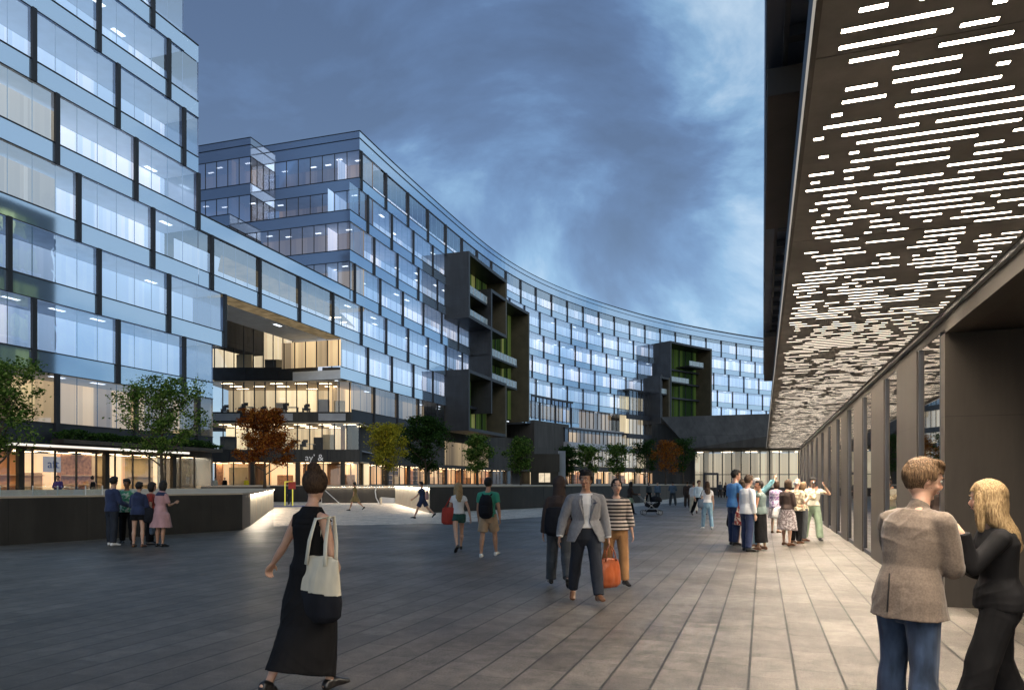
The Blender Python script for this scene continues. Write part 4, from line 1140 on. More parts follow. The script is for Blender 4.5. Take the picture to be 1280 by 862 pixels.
tree('young_tree', 'small green tree just right of the kiosk', 709, 68, 1.4, 3.9, .8, 'leaf_dark', 11, .20, 4500, .22, gt)
tree('young_tree', 'small green tree above the man in the grey blazer', 736, 70, 1.4, 4.0, .9, 'leaf_green', 12, .20, 4500, .22, gt)
tree('young_tree', 'small green tree above the striped woman', 771, 74, 1.4, 4.4, .9, 'leaf_green', 13, .20, 4500, .22, gt)
tree('young_tree', 'olive green tree next to the orange one', 806, 78, 1.4, 5.0, 1.0, 'leaf_dark', 14, .17, 4500, .2, gt)
tree('young_tree', 'orange autumn tree under the dark wedge roof', 832, 76, 1.4, 4.8, .9, 'leaf_orange', 15, .15, 4500, .2, gt)
tree('dark_tree', 'dark olive tree at the left foot of the wedge roof', 854, 90, 1.4, 6.0, .9, 'leaf_dark', 16, .19, 4500, .2)
tree('young_tree', 'low green tree by the left edge of the red tree, on the terrace', 262, 44, hd, 2.0, 1.2, 'leaf_green', 17, .12, 1500, .3) if False else None
# hedge along the top of the ground floor on the left
def hedge(label, s0, s1, z, h, o, seed, n=5000):
    rnd = random.Random(seed); c = FP((s0 + s1) / 2, o); root = empty('hedge', (c.x, c.y, z), 0, label, 'hedge')
    mb = MB()
    for i in range(n):
        s = rnd.uniform(s0, s1); b = h * (.55 + .45 * noise.noise(Vector((s * .6, seed, 0)))) ; p = FP(s, o + rnd.uniform(-.5, .5)); p = Vector((p.x, p.y, z + rnd.uniform(0, 1) ** .7 * b))
        L = rnd.uniform(.10, .22); ax = Vector((rnd.gauss(0, 1), rnd.gauss(0, 1), rnd.gauss(0, .6))).normalized(); bx = ax.cross(Vector((rnd.gauss(0, 1), rnd.gauss(0, 1), 1))).normalized()
        mb.face([p - ax * L * .5, p + bx * L * .3, p + ax * L * .5, p - bx * L * .3], 0)
    mb.build('foliage', [M['leaf_dark']], root); mb = MB(); slabm(mb, s0, s1, z - .25, z, o - .5, o + .5, 0); mb.build('planter', [M['bronze_dark']], root); under(root)
hedge('dark clipped hedge on the canopy above the left shops', FS(60), FS(262), Z(PH) + .26, .9, .75, 2)

# ============================================================ PEOPLE
def fabric(name, col, rough=.85, var=.22, fold=.5, scale=9, stripes=None, dots=None, weave=True, st=(1, 1, .35)):
    m, t, out = nt(name)
    b = N(t, 'ShaderNodeBsdfPrincipled'); b.inputs['Roughness'].default_value = rough; b.inputs['Specular IOR Level'].default_value = .18
    b.inputs['Sheen Weight'].default_value = .12 if max(col) > .05 else 0.0
    tc = N(t, 'ShaderNodeTexCoord'); mp = N(t, 'ShaderNodeMapping'); mp.inputs['Scale'].default_value = st
    t.links.new(tc.outputs['Object'], mp.inputs['Vector'])
    n = N(t, 'ShaderNodeTexNoise'); n.inputs['Scale'].default_value = scale; n.inputs['Detail'].default_value = 5; t.links.new(mp.outputs[0], n.inputs['Vector'])
    r = N(t, 'ShaderNodeValToRGB'); r.color_ramp.elements[0].position = .33; r.color_ramp.elements[1].position = .67
    r.color_ramp.elements[0].color = c4([x * (1 - var) for x in col]); r.color_ramp.elements[1].color = c4([min(1, x * (1 + var)) for x in col])
    t.links.new(n.outputs['Fac'], r.inputs['Fac']); colout = r.outputs[0]
    if stripes:
        sp = N(t, 'ShaderNodeSeparateXYZ'); t.links.new(tc.outputs['Object'], sp.inputs[0])
        ml = N(t, 'ShaderNodeMath', operation='MULTIPLY'); ml.inputs[1].default_value = stripes[1]; t.links.new(sp.outputs['Z'], ml.inputs[0])
        fr = N(t, 'ShaderNodeMath', operation='FRACT'); t.links.new(ml.outputs[0], fr.inputs[0])
        gt_ = N(t, 'ShaderNodeMath', operation='GREATER_THAN'); gt_.inputs[1].default_value = .52; t.links.new(fr.outputs[0], gt_.inputs[0])
        mx = N(t, 'ShaderNodeMix', data_type='RGBA'); mx.inputs[7].default_value = c4(stripes[0]); t.links.new(gt_.outputs[0], mx.inputs[0]); t.links.new(colout, mx.inputs[6]); colout = mx.outputs[2]
    if dots:
        v = N(t, 'ShaderNodeTexNoise'); v.inputs['Scale'].default_value = dots[1]; v.inputs['Detail'].default_value = 2; t.links.new(tc.outputs['Object'], v.inputs['Vector'])
        rr = N(t, 'ShaderNodeMapRange'); rr.inputs['From Min'].default_value = .5; rr.inputs['From Max'].default_value = .56; t.links.new(v.outputs['Fac'], rr.inputs['Value'])
        mx = N(t, 'ShaderNodeMix', data_type='RGBA'); mx.inputs[7].default_value = c4(dots[0]); t.links.new(rr.outputs[0], mx.inputs[0]); t.links.new(colout, mx.inputs[6]); colout = mx.outputs[2]
    t.links.new(colout, b.inputs['Base Color'])
    n2 = N(t, 'ShaderNodeTexNoise'); n2.inputs['Scale'].default_value = 7; n2.inputs['Detail'].default_value = 2; n2.inputs['Distortion'].default_value = .4; t.links.new(mp.outputs[0], n2.inputs['Vector'])
    bp = N(t, 'ShaderNodeBump'); bp.inputs['Strength'].default_value = fold; bp.inputs['Distance'].default_value = .02; t.links.new(n2.outputs['Fac'], bp.inputs['Height']); t.links.new(bp.outputs[0], b.inputs['Normal'])
    t.links.new(b.outputs[0], out.inputs[0]); return m
def skinmat(name, col):
    m = surf(name, col, .5, 0, .10, 12, spec=.35)
    b = [n for n in m.node_tree.nodes if n.type == 'BSDF_PRINCIPLED'][0]
    b.inputs['Subsurface Weight'].default_value = .12; b.inputs['Subsurface Scale'].default_value = .02
    return m
M['skin'] = skinmat('skin_light', (.50, .30, .21)); M['skin_tan'] = skinmat('skin_tan', (.40, .22, .14)); M['skin_dark'] = skinmat('skin_dark', (.20, .10, .06))
def hairmat(name, a, b_):
    m, t, out = nt(name); p = N(t, 'ShaderNodeBsdfPrincipled'); p.inputs['Roughness'].default_value = .6; p.inputs['Specular IOR Level'].default_value = .25
    tc = N(t, 'ShaderNodeTexCoord'); mp = N(t, 'ShaderNodeMapping'); mp.inputs['Scale'].default_value = (1, 1, .12); t.links.new(tc.outputs['Object'], mp.inputs['Vector'])
    n = N(t, 'ShaderNodeTexNoise'); n.inputs['Scale'].default_value = 170; n.inputs['Detail'].default_value = 4; n.inputs['Distortion'].default_value = .6; t.links.new(mp.outputs[0], n.inputs['Vector'])
    r = N(t, 'ShaderNodeValToRGB'); r.color_ramp.elements[0].position = .35; r.color_ramp.elements[1].position = .65; r.color_ramp.elements[0].color = c4(a); r.color_ramp.elements[1].color = c4(b_)
    t.links.new(n.outputs['Fac'], r.inputs['Fac']); t.links.new(r.outputs[0], p.inputs['Base Color'])
    bp = N(t, 'ShaderNodeBump'); bp.inputs['Strength'].default_value = .8; bp.inputs['Distance'].default_value = .01; t.links.new(n.outputs['Fac'], bp.inputs['Height']); t.links.new(bp.outputs[0], p.inputs['Normal'])
    t.links.new(p.outputs[0], out.inputs[0]); return m
M['hair_black'] = hairmat('hair_black', (.006, .005, .005), (.03, .025, .022)); M['hair_brown'] = hairmat('hair_brown', (.018, .010, .006), (.085, .05, .028))
M['hair_light'] = hairmat('hair_light_brown', (.05, .028, .014), (.22, .135, .07)); M['hair_blonde'] = hairmat('hair_blonde', (.16, .095, .04), (.50, .36, .19)); M['hair_grey'] = hairmat('hair_grey', (.25, .24, .23), (.5, .48, .46))
M['eye'] = surf('eye', (.03, .02, .015), .15, 0, .1, 20); M['eye_white'] = surf('eye_white', (.6, .58, .55), .3, 0, .05, 20); M['lips'] = surf('lips', (.38, .14, .11), .4, 0, .1, 20)
def F_(name, col, **k):
    if name not in M: M[name] = fabric(name, col, **k)
    return name
F_('f_black', (.0055, .0055, .0065)); F_('f_navy', (.022, .032, .075)); F_('f_white', (.62, .62, .62), var=.1); F_('f_jeans', (.024, .040, .075), scale=14, var=.45); F_('f_jeans_light', (.16, .27, .36), scale=30)
F_('f_grey_blazer', (.19, .19, .20), scale=60, var=.12); F_('f_slate', (.022, .026, .035)); F_('f_camel', (.33, .17, .07)); F_('f_tan_blazer', (.125, .098, .078), scale=90, var=.18, st=(1, 1, 1))
F_('f_green', (.04, .26, .17)); F_('f_shorts_green', (.02, .07, .06)); F_('f_khaki', (.34, .24, .15)); F_('f_teal', (.10, .22, .25)); F_('f_blue', (.07, .20, .42)); F_('f_pale_blue', (.42, .55, .66), var=.1)
F_('f_pink', (.42, .24, .24), var=.15); F_('f_olive', (.16, .12, .05)); F_('f_brown', (.05, .035, .03)); F_('f_maroon', (.16, .02, .02)); F_('f_sage', (.26, .34, .24)); F_('f_cream', (.60, .57, .46), var=.1)
F_('f_greygreen', (.09, .13, .12), stripes=((.16, .20, .19), 30)); F_('f_stripe', (.42, .36, .31), var=.1, stripes=((.018, .014, .014), 17.0)); F_('f_purple', (.05, .03, .12))
F_('f_floral_red', (.35, .05, .04), dots=((.65, .5, .35), 16)); F_('f_floral_green', (.05, .20, .12), dots=((.35, .42, .35), 14)); F_('f_floral_grey', (.16, .13, .13), dots=((.38, .34, .34), 22)); F_('f_plaid', (.55, .48, .55), dots=((.25, .12, .30), 18)); F_('f_print', (.30, .25, .17), dots=((.7, .6, .42), 16))
F_('f_shade', (.05, .055, .06)); F_('f_denim_top', (.10, .14, .19)); F_('f_orange', (.55, .12, .03), var=.15); F_('f_red', (.30, .04, .03)); F_('f_canvas', (.50, .46, .36), var=.1); F_('f_bag_black', (.01, .011, .015))
M['leather_orange'] = surf('leather_orange', (.27, .06, .015), .38, 0, .25, 6, .3, 25); M['leather_brown'] = surf('leather_brown', (.12, .05, .02), .35, 0, .2, 8); M['leather_black'] = surf('leather_black', (.012, .011, .011), .3, 0, .2, 8)
M['shoe_white'] = surf('shoe_white', (.6, .6, .58), .6, 0, .1, 8); M['leather_white'] = surf('leather_white', (.7, .69, .66), .4, 0, .06, 6)

TMP = bpy.data.scenes.new('workshop')
def remesh(name, mb, mats, parent, voxel, smooth=4, cut=None, folds=0.0, fscale=5, thick=0.0, seed=0, crease=0.0):
    me = bpy.data.meshes.new(name + '_tmp'); me.from_pydata(mb.v, [], mb.f); o = bpy.data.objects.new(name + '_tmp', me); TMP.collection.objects.link(o)
    r = o.modifiers.new('r', 'REMESH'); r.mode = 'VOXEL'; r.voxel_size = voxel; r.use_smooth_shade = True
    if smooth:
        s = o.modifiers.new('s', 'SMOOTH'); s.iterations = smooth; s.factor = .5
    TMP.view_layers[0].update(); dg = TMP.view_layers[0].depsgraph; out = bpy.data.meshes.new_from_object(o.evaluated_get(dg))
    bpy.data.objects.remove(o); bpy.data.meshes.remove(me)
    if folds:
        nn = len(out.vertices); co = [0.0] * (nn * 3); no = [0.0] * (nn * 3)
        out.vertices.foreach_get('co', co); out.vertex_normals.foreach_get('vector', no)
        for i in range(0, nn * 3, 3):
            q = Vector((co[i] * fscale, co[i + 1] * fscale, co[i + 2] * fscale * .55 + seed))
            a = folds * (noise.noise(q) + .5 * noise.noise(q * 2.3))
            co[i] += no[i] * a; co[i + 1] += no[i + 1] * a; co[i + 2] += no[i + 2] * a
        out.vertices.foreach_set('co', co); out.update()
    if cut:
        bm = bmesh.new(); bm.from_mesh(out)
        dl = [f for f in bm.faces if cut(f.calc_center_median())]
        bmesh.ops.delete(bm, geom=dl, context='FACES'); bm.to_mesh(out); bm.free()
    for m in (mats if isinstance(mats, list) else [mats]): out.materials.append(m)
    for p in out.polygons: p.use_smooth = True; p.material_index = 0
    out.name = name
    if crease:
        nn = len(out.vertices); co = [0.0] * (nn * 3); no = [0.0] * (nn * 3)
        out.vertices.foreach_get('co', co); out.vertex_normals.foreach_get('vector', no)
        for i in range(0, nn * 3, 3):
            x, y, z_ = co[i:i + 3]
            m_ = noise.noise(Vector((x * 3, y * 3, z_ * 3 + seed)))
            w_ = noise.noise(Vector((x * 2.2 + 9, y * 2.2, z_ * 2.2)))
            a = (1 - abs(math.sin(z_ * 21 + x * 16 * (1 if w_ > 0 else -1) + m_ * 6.5 + y * 7))) ** 2 * max(0, .35 + m_) * crease
            co[i] += no[i] * a; co[i + 1] += no[i + 1] * a; co[i + 2] += no[i + 2] * a
        out.vertices.foreach_set('co', co); out.update()
    ob = bpy.data.objects.new(name, out)
    if thick and cut:
        sm = ob.modifiers.new('thick', 'SOLIDIFY'); sm.thickness = thick; sm.offset = -1
    return link(ob, parent)

from mathutils.bvhtree import BVHTree
def strands(ob, hc, HR, n, length, mat, root, seed):
    """locks of hair lying over the hair mass, combed from the crown downwards"""
    me = ob.data; rnd = random.Random(seed); vs = [v.co.copy() for v in me.vertices]; ns_ = [Vector(q.vector) for q in me.vertex_normals]
    bvh = BVHTree.FromPolygons(vs, [tuple(p.vertices) for p in me.polygons])
    crown = hc + HR @ Vector((0.015, -.05, .12)); mb = MB()
    for i in range(n):
        k = rnd.randrange(len(vs)); p = vs[k]; nrm = ns_[k]; pts_ = []; L = length * rnd.uniform(.5, 1.2); lift = rnd.uniform(.0006, .0035)
        sway = Vector((rnd.gauss(0, .12), rnd.gauss(0, .12), rnd.gauss(0, .12)))
        for s_ in range(5):
            pts_.append(p + nrm * (lift + (.002 if s_ == 4 else 0) * rnd.random()))
            away = (p - crown); away = away.normalized() * max(0, 1 - away.length / .2)
            dv = away * .9 + Vector((0, 0, -1)) + sway; dv = dv - nrm * dv.dot(nrm)
            if dv.length < .05: break
            q = p + dv.normalized() * L / 5; r_ = bvh.find_nearest(q)
            if r_[0] is None: break
            p, nrm = r_[0], (r_[1] if r_[1].dot(nrm) > 0 else -r_[1])
        if len(pts_) < 4: continue
        w = rnd.uniform(.0009, .0022)
        for a, b in zip(pts_, pts_[1:]):
            d_ = (b - a)
            if d_.length < 1e-5: continue
            sd = d_.cross(nrm)
            if sd.length < 1e-6: continue
            sd = sd.normalized() * w; mb.face([a - sd, a + sd, b + sd * .8, b - sd * .8])
    return mb.build('hair_locks', [mat], ob)
V = Vector
def rotx(a): return Matrix.Rotation(a, 3, 'X')
def rotz(a): return Matrix.Rotation(a, 3, 'Z')
def roty(a): return Matrix.Rotation(a, 3, 'Y')
class Fig: pass
STAND = dict(l=(4, 3, 0), r=(-3, 2, 0)); 
def person(label, px, d, H, face, legs=((3, 4), (-4, 4)), arms=None, lean=3, headyaw=0, headpitch=0, sex='m', skin='skin', hair=('short', 'hair_black'), wear=(), shoes='leather_black', group=None, twist=0, voxel=None, z=0.0, footp=(0, 0), abd=(4, 4), sidelean=0, faceon=False, width=1.0, name='person'):
    """face: 0 looks away from the camera, 90 to the right, 180 at the camera"""
    S = H / 1.75; c = PD(px, d)
    root = empty(name, (c.x, c.y, z), TH - R(face), label, 'person', group)
    vx = voxel or max(.008, min(.016, d * .0007)); fem = sex == 'f'
    hw = .165 if not fem else .168; sw = (.180 if not fem else .155) * width
    fg = Fig(); pel = V((0, 0, .94)); hips = []; knees = []; anks = []; toes = []; heels = []
    for i, sg in enumerate((-1, 1)):
        a, k = R(legs[i][0]), R(legs[i][1]); ab = R(abd[i]) * sg
        hp = pel + V((sg * .088, 0, -.02)); dv = V((math.sin(ab), math.sin(a) * math.cos(ab), -math.cos(a) * math.cos(ab)))
        kn = hp + dv * .425; a2 = a - k; dv2 = V((math.sin(ab) * .6, math.sin(a2), -math.cos(a2))).normalized(); an = kn + dv2 * .415
        fp = R(footp[i]); out_ = R(9) * sg
        td = V((math.sin(out_) * math.cos(fp), math.cos(out_) * math.cos(fp), -math.sin(fp)))
        dn = V((0, -math.sin(fp), -math.cos(fp)))
        heel = an + dn * .055 - td * .045; toe = an + dn * .06 + td * .17
        hips.append(hp); knees.append(kn); anks.append(an); toes.append(toe); heels.append(heel)
    low = min(min(t.z for t in toes), min(h.z for h in heels)) - .03
    sh = V((0, 0, -low))
    for L in (hips, knees, anks, toes, heels):
        for i in range(2): L[i] = L[i] + sh
    pel = pel + sh
    lr = R(lean); sr = R(sidelean)
    def sp(h, k=1.0):      # a point on the spine at height h above the pelvis
        t = min(1, h / .5); b = lr * (.4 + .6 * t); return pel + V((math.sin(sr) * h, math.sin(b) * h, math.cos(b) * h))
    tw = rotz(R(twist))
    shl = [sp(.425) + tw @ V((sg * sw, -.005, 0)) for sg in (-1, 1)]
    body = MB()
    kt = 1.0
    torso = [(-.09, .10, .085), (-.03, .155, .11), (.05, hw - .015, .112), (.15, .135 if not fem else .12, .098 if not fem else .088), (.27, .155 if not fem else .135, .112 if not fem else .10), (.37, .165 if not fem else .145, .118 if not fem else .118), (.44, .15 if not fem else .125, .095), (.485, .095, .072), (.515, .058 if not fem else .05, .056)]
    def torso_tube(mb, lo, hi, inf, infx=0, flare=0, cap=True):
        ps = []; rd = []
        hs = [lo] + [t[0] for t in torso if lo + .02 < t[0] < hi - .02] + [hi]
        for h in hs:
            for j in range(len(torso) - 1):
                if torso[j][0] <= h <= torso[j + 1][0]: break
            a, b = torso[j], torso[j + 1]; t = (h - a[0]) / (b[0] - a[0]); t = min(max(t, 0), 1)
            rx = a[1] + (b[1] - a[1]) * t; ry = a[2] + (b[2] - a[2]) * t
            if h < 0: rx = max(rx, .15); ry = max(ry, .105)
            fl = flare * max(0, .15 - h) / .25
            q = sp(max(h, -.01)) + (V((0, 0, h)) if h < -.01 else V((0, 0, 0)))
            ps.append(q); rd.append((rx * width + inf + infx + fl, ry * (.5 + .5 * width) + inf + fl))
        mb.tube(ps, rd, 20, ref=tuple(tw @ V((1, 0, 0))), cap=cap)
    torso_tube(body, -.09, .50, 0)
    neck0 = sp(.47); nk = sp(.57) + V((0, .012, 0)); body.tube([neck0, nk, nk + V((0, .01, .05))], [.058 if not fem else .048, .052 if not fem else .043, .05 if not fem else .042], 12)
    hc = nk + V((0, .022, .115))                     # centre of the head
    HR = rotz(R(headyaw)) @ rotx(R(-headpitch))
    def hp(x, y, z_): return hc + HR @ V((x, y, z_))
    # head
    prof = [(-.112, .030, .034, .040), (-.095, .048, .058, .026), (-.06, .060, .080, .010), (-.02, .068, .092, .002), (.03, .073, .099, -.004), (.07, .070, .095, -.008), (.095, .055, .074, -.012), (.106, .035, .047, -.014)]
    body.tube([hp(0, y, z_) for z_, rx, ry, y in prof], [(rx, ry) for z_, rx, ry, y in prof], 18, ref=tuple(HR @ V((1, 0, 0))))
    body.tube([hp(0, .090, .005), hp(0, .108, -.022), hp(0, .102, -.034)], [.010, .015, .013], 8)
    body.ball(hp(0, .078, -.062), (.026, .020, .012), HR, 10); body.ball(hp(0, .073, -.098), (.022, .016, .015), HR, 10)
    for sg in (-1, 1):
        body.ball(hp(sg * .074, -.004, -.012), (.010, .020, .032), HR, 8); body.ball(hp(sg * .030, .082, .030), (.026, .012, .008), HR, 8); body.ball(hp(sg * .040, .066, -.030), (.020, .020, .018), HR, 8)
    # arms
    if arms is None: arms = (((-.14, .04, -1), (-.02, .22, -1)), ((.14, -.04, -1), (.02, .15, -1)))
    elb = []; wri = []; hd_ = []
    mr = 1.0 if not fem else .85
    for i, sg in enumerate((-1, 1)):
        u = V(arms[i][0]).normalized(); v = V(arms[i][1]).normalized()
        e = shl[i] + u * .285; w_ = e + v * .245; elb.append(e); wri.append(w_)
        body.tube([sp(.455) + tw @ V((sg * .05, -.005, 0)), shl[i] + V((-sg * .03, 0, .004))], [.045 * mr, .050 * mr], 12); body.ball(shl[i] + V((-sg * .008, 0, -.002)), .055 * mr, None, 12)
        body.tube([shl[i], shl[i] + u * .06, shl[i] + u * .17, e], [.050 * mr, .049 * mr, .045 * mr, .037 * mr], 12)
        body.tube([e, e + v * .07, e + v * .17, w_], [.037 * mr, .040 * mr, .032 * mr, .024 * mr], 12)
        # hand
        th = V(arms[i][2]) if len(arms[i]) > 2 else V((0, 1, 0)); curl = arms[i][3] if len(arms[i]) > 3 else 28; point = arms[i][4] if len(arms[i]) > 4 else False
        hv = V(arms[i][5]).normalized() if len(arms[i]) > 5 else v
        t_ = (th - hv * th.dot(hv)).normalized(); pn = hv.cross(t_) * (-sg)
        body.tube([w_, w_ + hv * .03, w_ + hv * .085], [(.024, .018), (.036, .016), (.040, .014)], 12, ref=tuple(t_))
        fr = max(.0085, vx * .95)
        for j, (off, L) in enumerate(((.028, .072), (.0095, .080), (-.0095, .074), (-.028, .058))):
            cr = curl if not (point and j == 0) else 3
            if point and j > 0: cr = 80
            b0 = w_ + hv * .080 + t_ * off; c1 = R(cr * .5); c2 = R(cr * 1.3); c3 = R(cr * 2.0)
            d1 = hv * math.cos(c1) + pn * math.sin(c1); d2 = hv * math.cos(c2) + pn * math.sin(c2); d3 = hv * math.cos(c3) + pn * math.sin(c3)
            d1 = (d1 + t_ * off * 2.2).normalized()
            p1 = b0 + d1 * L * .45; p2 = p1 + d2 * L * .32; p3 = p2 + d3 * L * .25
            body.tube([b0 - hv * .02, b0, p1, p2, p3], [fr, fr, fr * .98, fr * .92, fr * .8], 8)
        tb = w_ + hv * .025 + t_ * .024; td = (hv * .75 + t_ * .65 + pn * .25).normalized(); p1 = tb + td * .035; p2 = p1 + (hv * .9 + t_ * .25 + pn * .4).normalized() * .03
        body.tube([w_ + hv * .012, tb, p1, p2], [.013, fr * 1.35, fr * 1.15, fr * .95], 8)
        hd_.append((w_, hv, t_, pn))
    # legs and feet
    for i in range(2):
        h, k, a, t, he = hips[i], knees[i], anks[i], toes[i], heels[i]; lm = 1.0 if not fem else .96
        cd = (a - k).normalized(); back = V((0, -1, 0)); back = (back - cd * back.dot(cd)).normalized()
        body.tube([h + V((0, 0, .04)), h.lerp(k, .25), h.lerp(k, .6), k], [.088 * lm, .083 * lm, .066 * lm, .053 * lm], 14)
        body.tube([k, k.lerp(a, .14), k.lerp(a, .32) + back * .012, k.lerp(a, .6) + back * .004, k.lerp(a, .88), a], [.053 * lm, .051 * lm, .057 * lm, .045 * lm, .033 * lm, .033 * lm], 14)
        body.tube([a, he + V((0, 0, .012))], [.034, .032], 10); body.tube([he + V((0, 0, .004)), a.lerp(t, .5) + V((0, 0, -.006)), t], [(.032, .028), (.040, .028), (.038, .018)], 12)
    remesh('body', body, M[skin], root, vx, 2)
    # eyes, brows, mouth
    ey = MB(); br = MB()
    for sg in (-1, 1):
        ey.ball(hp(sg * .031, .0855, .012), (.0125, .009, .0075), HR, 8, 1); ey.ball(hp(sg * .031, .0925, .012), (.006, .004, .006), HR, 8, 0)
        br.tube([hp(sg * .016, .0975, .030), hp(sg * .032, .0955, .035), hp(sg * .048, .086, .030)], [.0042] * 3, 6)
    ey.build('eyes', [M['eye'], M['eye_white']], root, True)
    hk = hair[1]; br.build('eyebrows', [M[hk]], root, True)
    mo = MB(); mo.tube([hp(-.022, .091, -.058), hp(0, .1005, -.057), hp(.022, .091, -.058)], [(.004, .004), (.0075, .006), (.004, .004)], 8); mo.build('mouth', [M['lips']], root, True)
    fg.__dict__.update(locals())
    # clothes
    def legp(i, zz):
        ch = [hips[i] + V((0, 0, .1)), hips[i], knees[i], anks[i], toes[i] + V((0, 0, -.3))]
        for a, b in zip(ch, ch[1:]):
            if a.z >= zz >= b.z: return a.lerp(b, (a.z - zz) / max(1e-6, a.z - b.z))
        return anks[i]
    for it in wear:
        kind = it[0]; mt = M[it[1]]; o = it[2] if len(it) > 2 else {}
        nm = o.get('name', kind); inf = o.get('inf', .014); mb = MB(); cut = o.get('cut')
        if kind in ('shirt', 'jacket', 'sweater', 'bodice', 'vest'):
            lo, hi = o.get('lo', -.03), o.get('hi', .485); sl = o.get('sleeve', .5)
            torso_tube(mb, lo, hi, inf, o.get('wide', 0), o.get('flare', .03), cap=False)
            ai = min(inf, .017)
            for i, sg in enumerate((-1, 1)):
                if sl <= 0: continue
                e, w_ = elb[i], wri[i]; u = e - shl[i]; sr_ = o.get('sl_r', .004) + ai; f1 = min(1, sl)
                mb.tube([sp(.458) + tw @ V((sg * .05, -.005, 0)), shl[i] + V((-sg * .03, 0, .006))], [.046 * mr + ai, .050 * mr + ai], 14); mb.ball(shl[i] + V((-sg * .008, 0, -.002)), .056 * mr + ai, None, 14)
                mb.tube([shl[i], shl[i] + u * f1 * .35, shl[i] + u * f1 * .7, shl[i] + u * f1], [.050 * mr + sr_, .050 * mr + sr_, .046 * mr + sr_, (.050 - .010 * f1) * mr + sr_], 14, cap=(sl > 1))
                if sl > 1:
                    v = w_ - e; f2 = min(1, sl - 1); mb.tube([e - u.normalized() * .0, e + v * f2 * .3, e + v * f2 * .7, e + v * f2], [.040 * mr + sr_, .041 * mr + sr_, .036 * mr + sr_, (.030 if f2 > .8 else .038) * mr + sr_ + o.get('cuff', 0)], 14, cap=False)
            if o.get('collar'):
                q = sp(.495); mb.tube([q, q + V((0, .004, .035))], [(.074, .070), (.066, .064)], 16)
            if o.get('hood'):
                q = sp(.46) + V((0, -.075, .02)); mb.ball(q, (.11, .06, .075), None, 14)
            if o.get('hoodup'):
                q = hc + HR @ V((0, -.02, .0)); mb.ball(q, (.105, .125, .14), HR, 16); mb.tube([sp(.44), hc + HR @ V((0, -.02, -.05))], [(.12, .09), (.095, .11)], 16)
        elif kind in ('trousers', 'shorts', 'jeans'):
            ln = o.get('len', 2.0); torso_tube(mb, -.10, o.get('top', .07), inf + .002)
            lo_ = o.get('loose', .012); fl = o.get('flare', .0)
            for i in range(2):
                h, k, a = hips[i], knees[i], anks[i]; f1 = min(1, ln)
                r0 = .090 + inf; mb.tube([h + V((0, 0, .04)), h.lerp(k, .25 * f1), h.lerp(k, .6 * f1), h.lerp(k, f1)], [r0, .086 + inf + lo_ * .3, (.068 if f1 > .9 else .080) + inf + lo_ * .6, (.056 if f1 > .9 else .075) + inf + lo_], 16, cap=(ln > 1))
                if ln > 1:
                    f2 = ln - 1; e_ = k.lerp(a, f2); mb.tube([k, k.lerp(e_, .3) + V((0, -.008, 0)), k.lerp(e_, .7), e_], [.056 + inf + lo_, .055 + inf + lo_, .045 + inf + lo_ + fl * .5, .040 + inf + lo_ + fl], 16, cap=False)
        elif kind in ('skirt', 'dress'):
            hem = o.get('hem', .5) ; lo = o.get('top', .10)
            ps = []; rd = []; n = 9
            if kind == 'dress': torso_tube(mb, .0, o.get('hi', .47), inf)
            zt0 = sp(lo).z
            for j in range(n + 1):
                zz = zt0 + (hem - zt0) * j / n; fr_ = j / n
                a = legp(0, min(zz, hips[0].z + .09)); b = legp(1, min(zz, hips[1].z + .09)); cx = (a + b) / 2
                ra = .012 + .088 * (1 - .45 * max(0, min(1, (hips[0].z - zz) / .8)))
                rx = abs(a.x - b.x) / 2 + ra + inf; ry = abs(a.y - b.y) / 2 + ra + inf
                if zz > hips[0].z - .02: 
                    hh = zz - pel.z; w0 = .15 if hh < .05 else .15 - (hh - .05) * .25; rx = w0 + inf + .005; ry = .108 + inf; cx = sp(max(0, hh)); 
                fl = o.get('flare', .02) * fr_
                if kind == 'dress' and fr_ > .25: ry += .02; rx += .015
                ps.append(V((cx.x, cx.y, zz))); rd.append((rx + fl, ry + fl))
            mb.tube(ps, rd, 22, cap=False)
            if kind == 'dress' and o.get('sleeve', 0) > 0:
                for i, sg in enumerate((-1, 1)):
                    u = elb[i] - shl[i]; f1 = min(1, o['sleeve']); mb.tube([sp(.43) + V((sg * .06, 0, 0)), shl[i], shl[i] + u * f1 * .5, shl[i] + u * f1], [.062, .062, .06, .058], 12)
        elif kind == 'shoes':
            continue
        elif kind == 'panel':      # shirt front seen in an open jacket
            ps = []; q = []
            torso_tube(mb, .02, .49, inf); 
        if kind not in ('shoes',):
            Fd = o.get('folds', .010 if kind != 'shirt' else .008)
            ct = (lambda f, c_=cut: c_(fg, f)) if cut else None
            if nm == 'panel': nm = 'shirt'
            remesh(nm, mb, mt, root, max(vx, .009), o.get('smooth', 3), ct, Fd, o.get('fs', 6), .008 if cut else 0, seed=px * .01, crease=o.get('crease', .006 if d < 20 else 0))
    # shoes
    if shoes:
        for i in range(2):
            mb = MB(); a, t, he = anks[i], toes[i], heels[i]; up = V((0, 0, 1))
            hi_ = .02 if shoes != 'shoe_white' else .035
            mb.tube([he + V((0, 0, .006)), a.lerp(t, .35) + V((0, 0, -.012)), a.lerp(t, .75) + V((0, 0, -.008)), t + V((0, .008, -.002))], [(.040, .036), (.044, .042), (.047, .030), (.040, .022)], 14)
            mb.tube([a + V((0, 0, -.02)), he + V((0, .01, .02))], [.044, .042], 12)
            remesh('shoe', mb, M[shoes], root, max(vx, .009), 2)
    # hair
    hs = hair[0]; hm = M[hk]
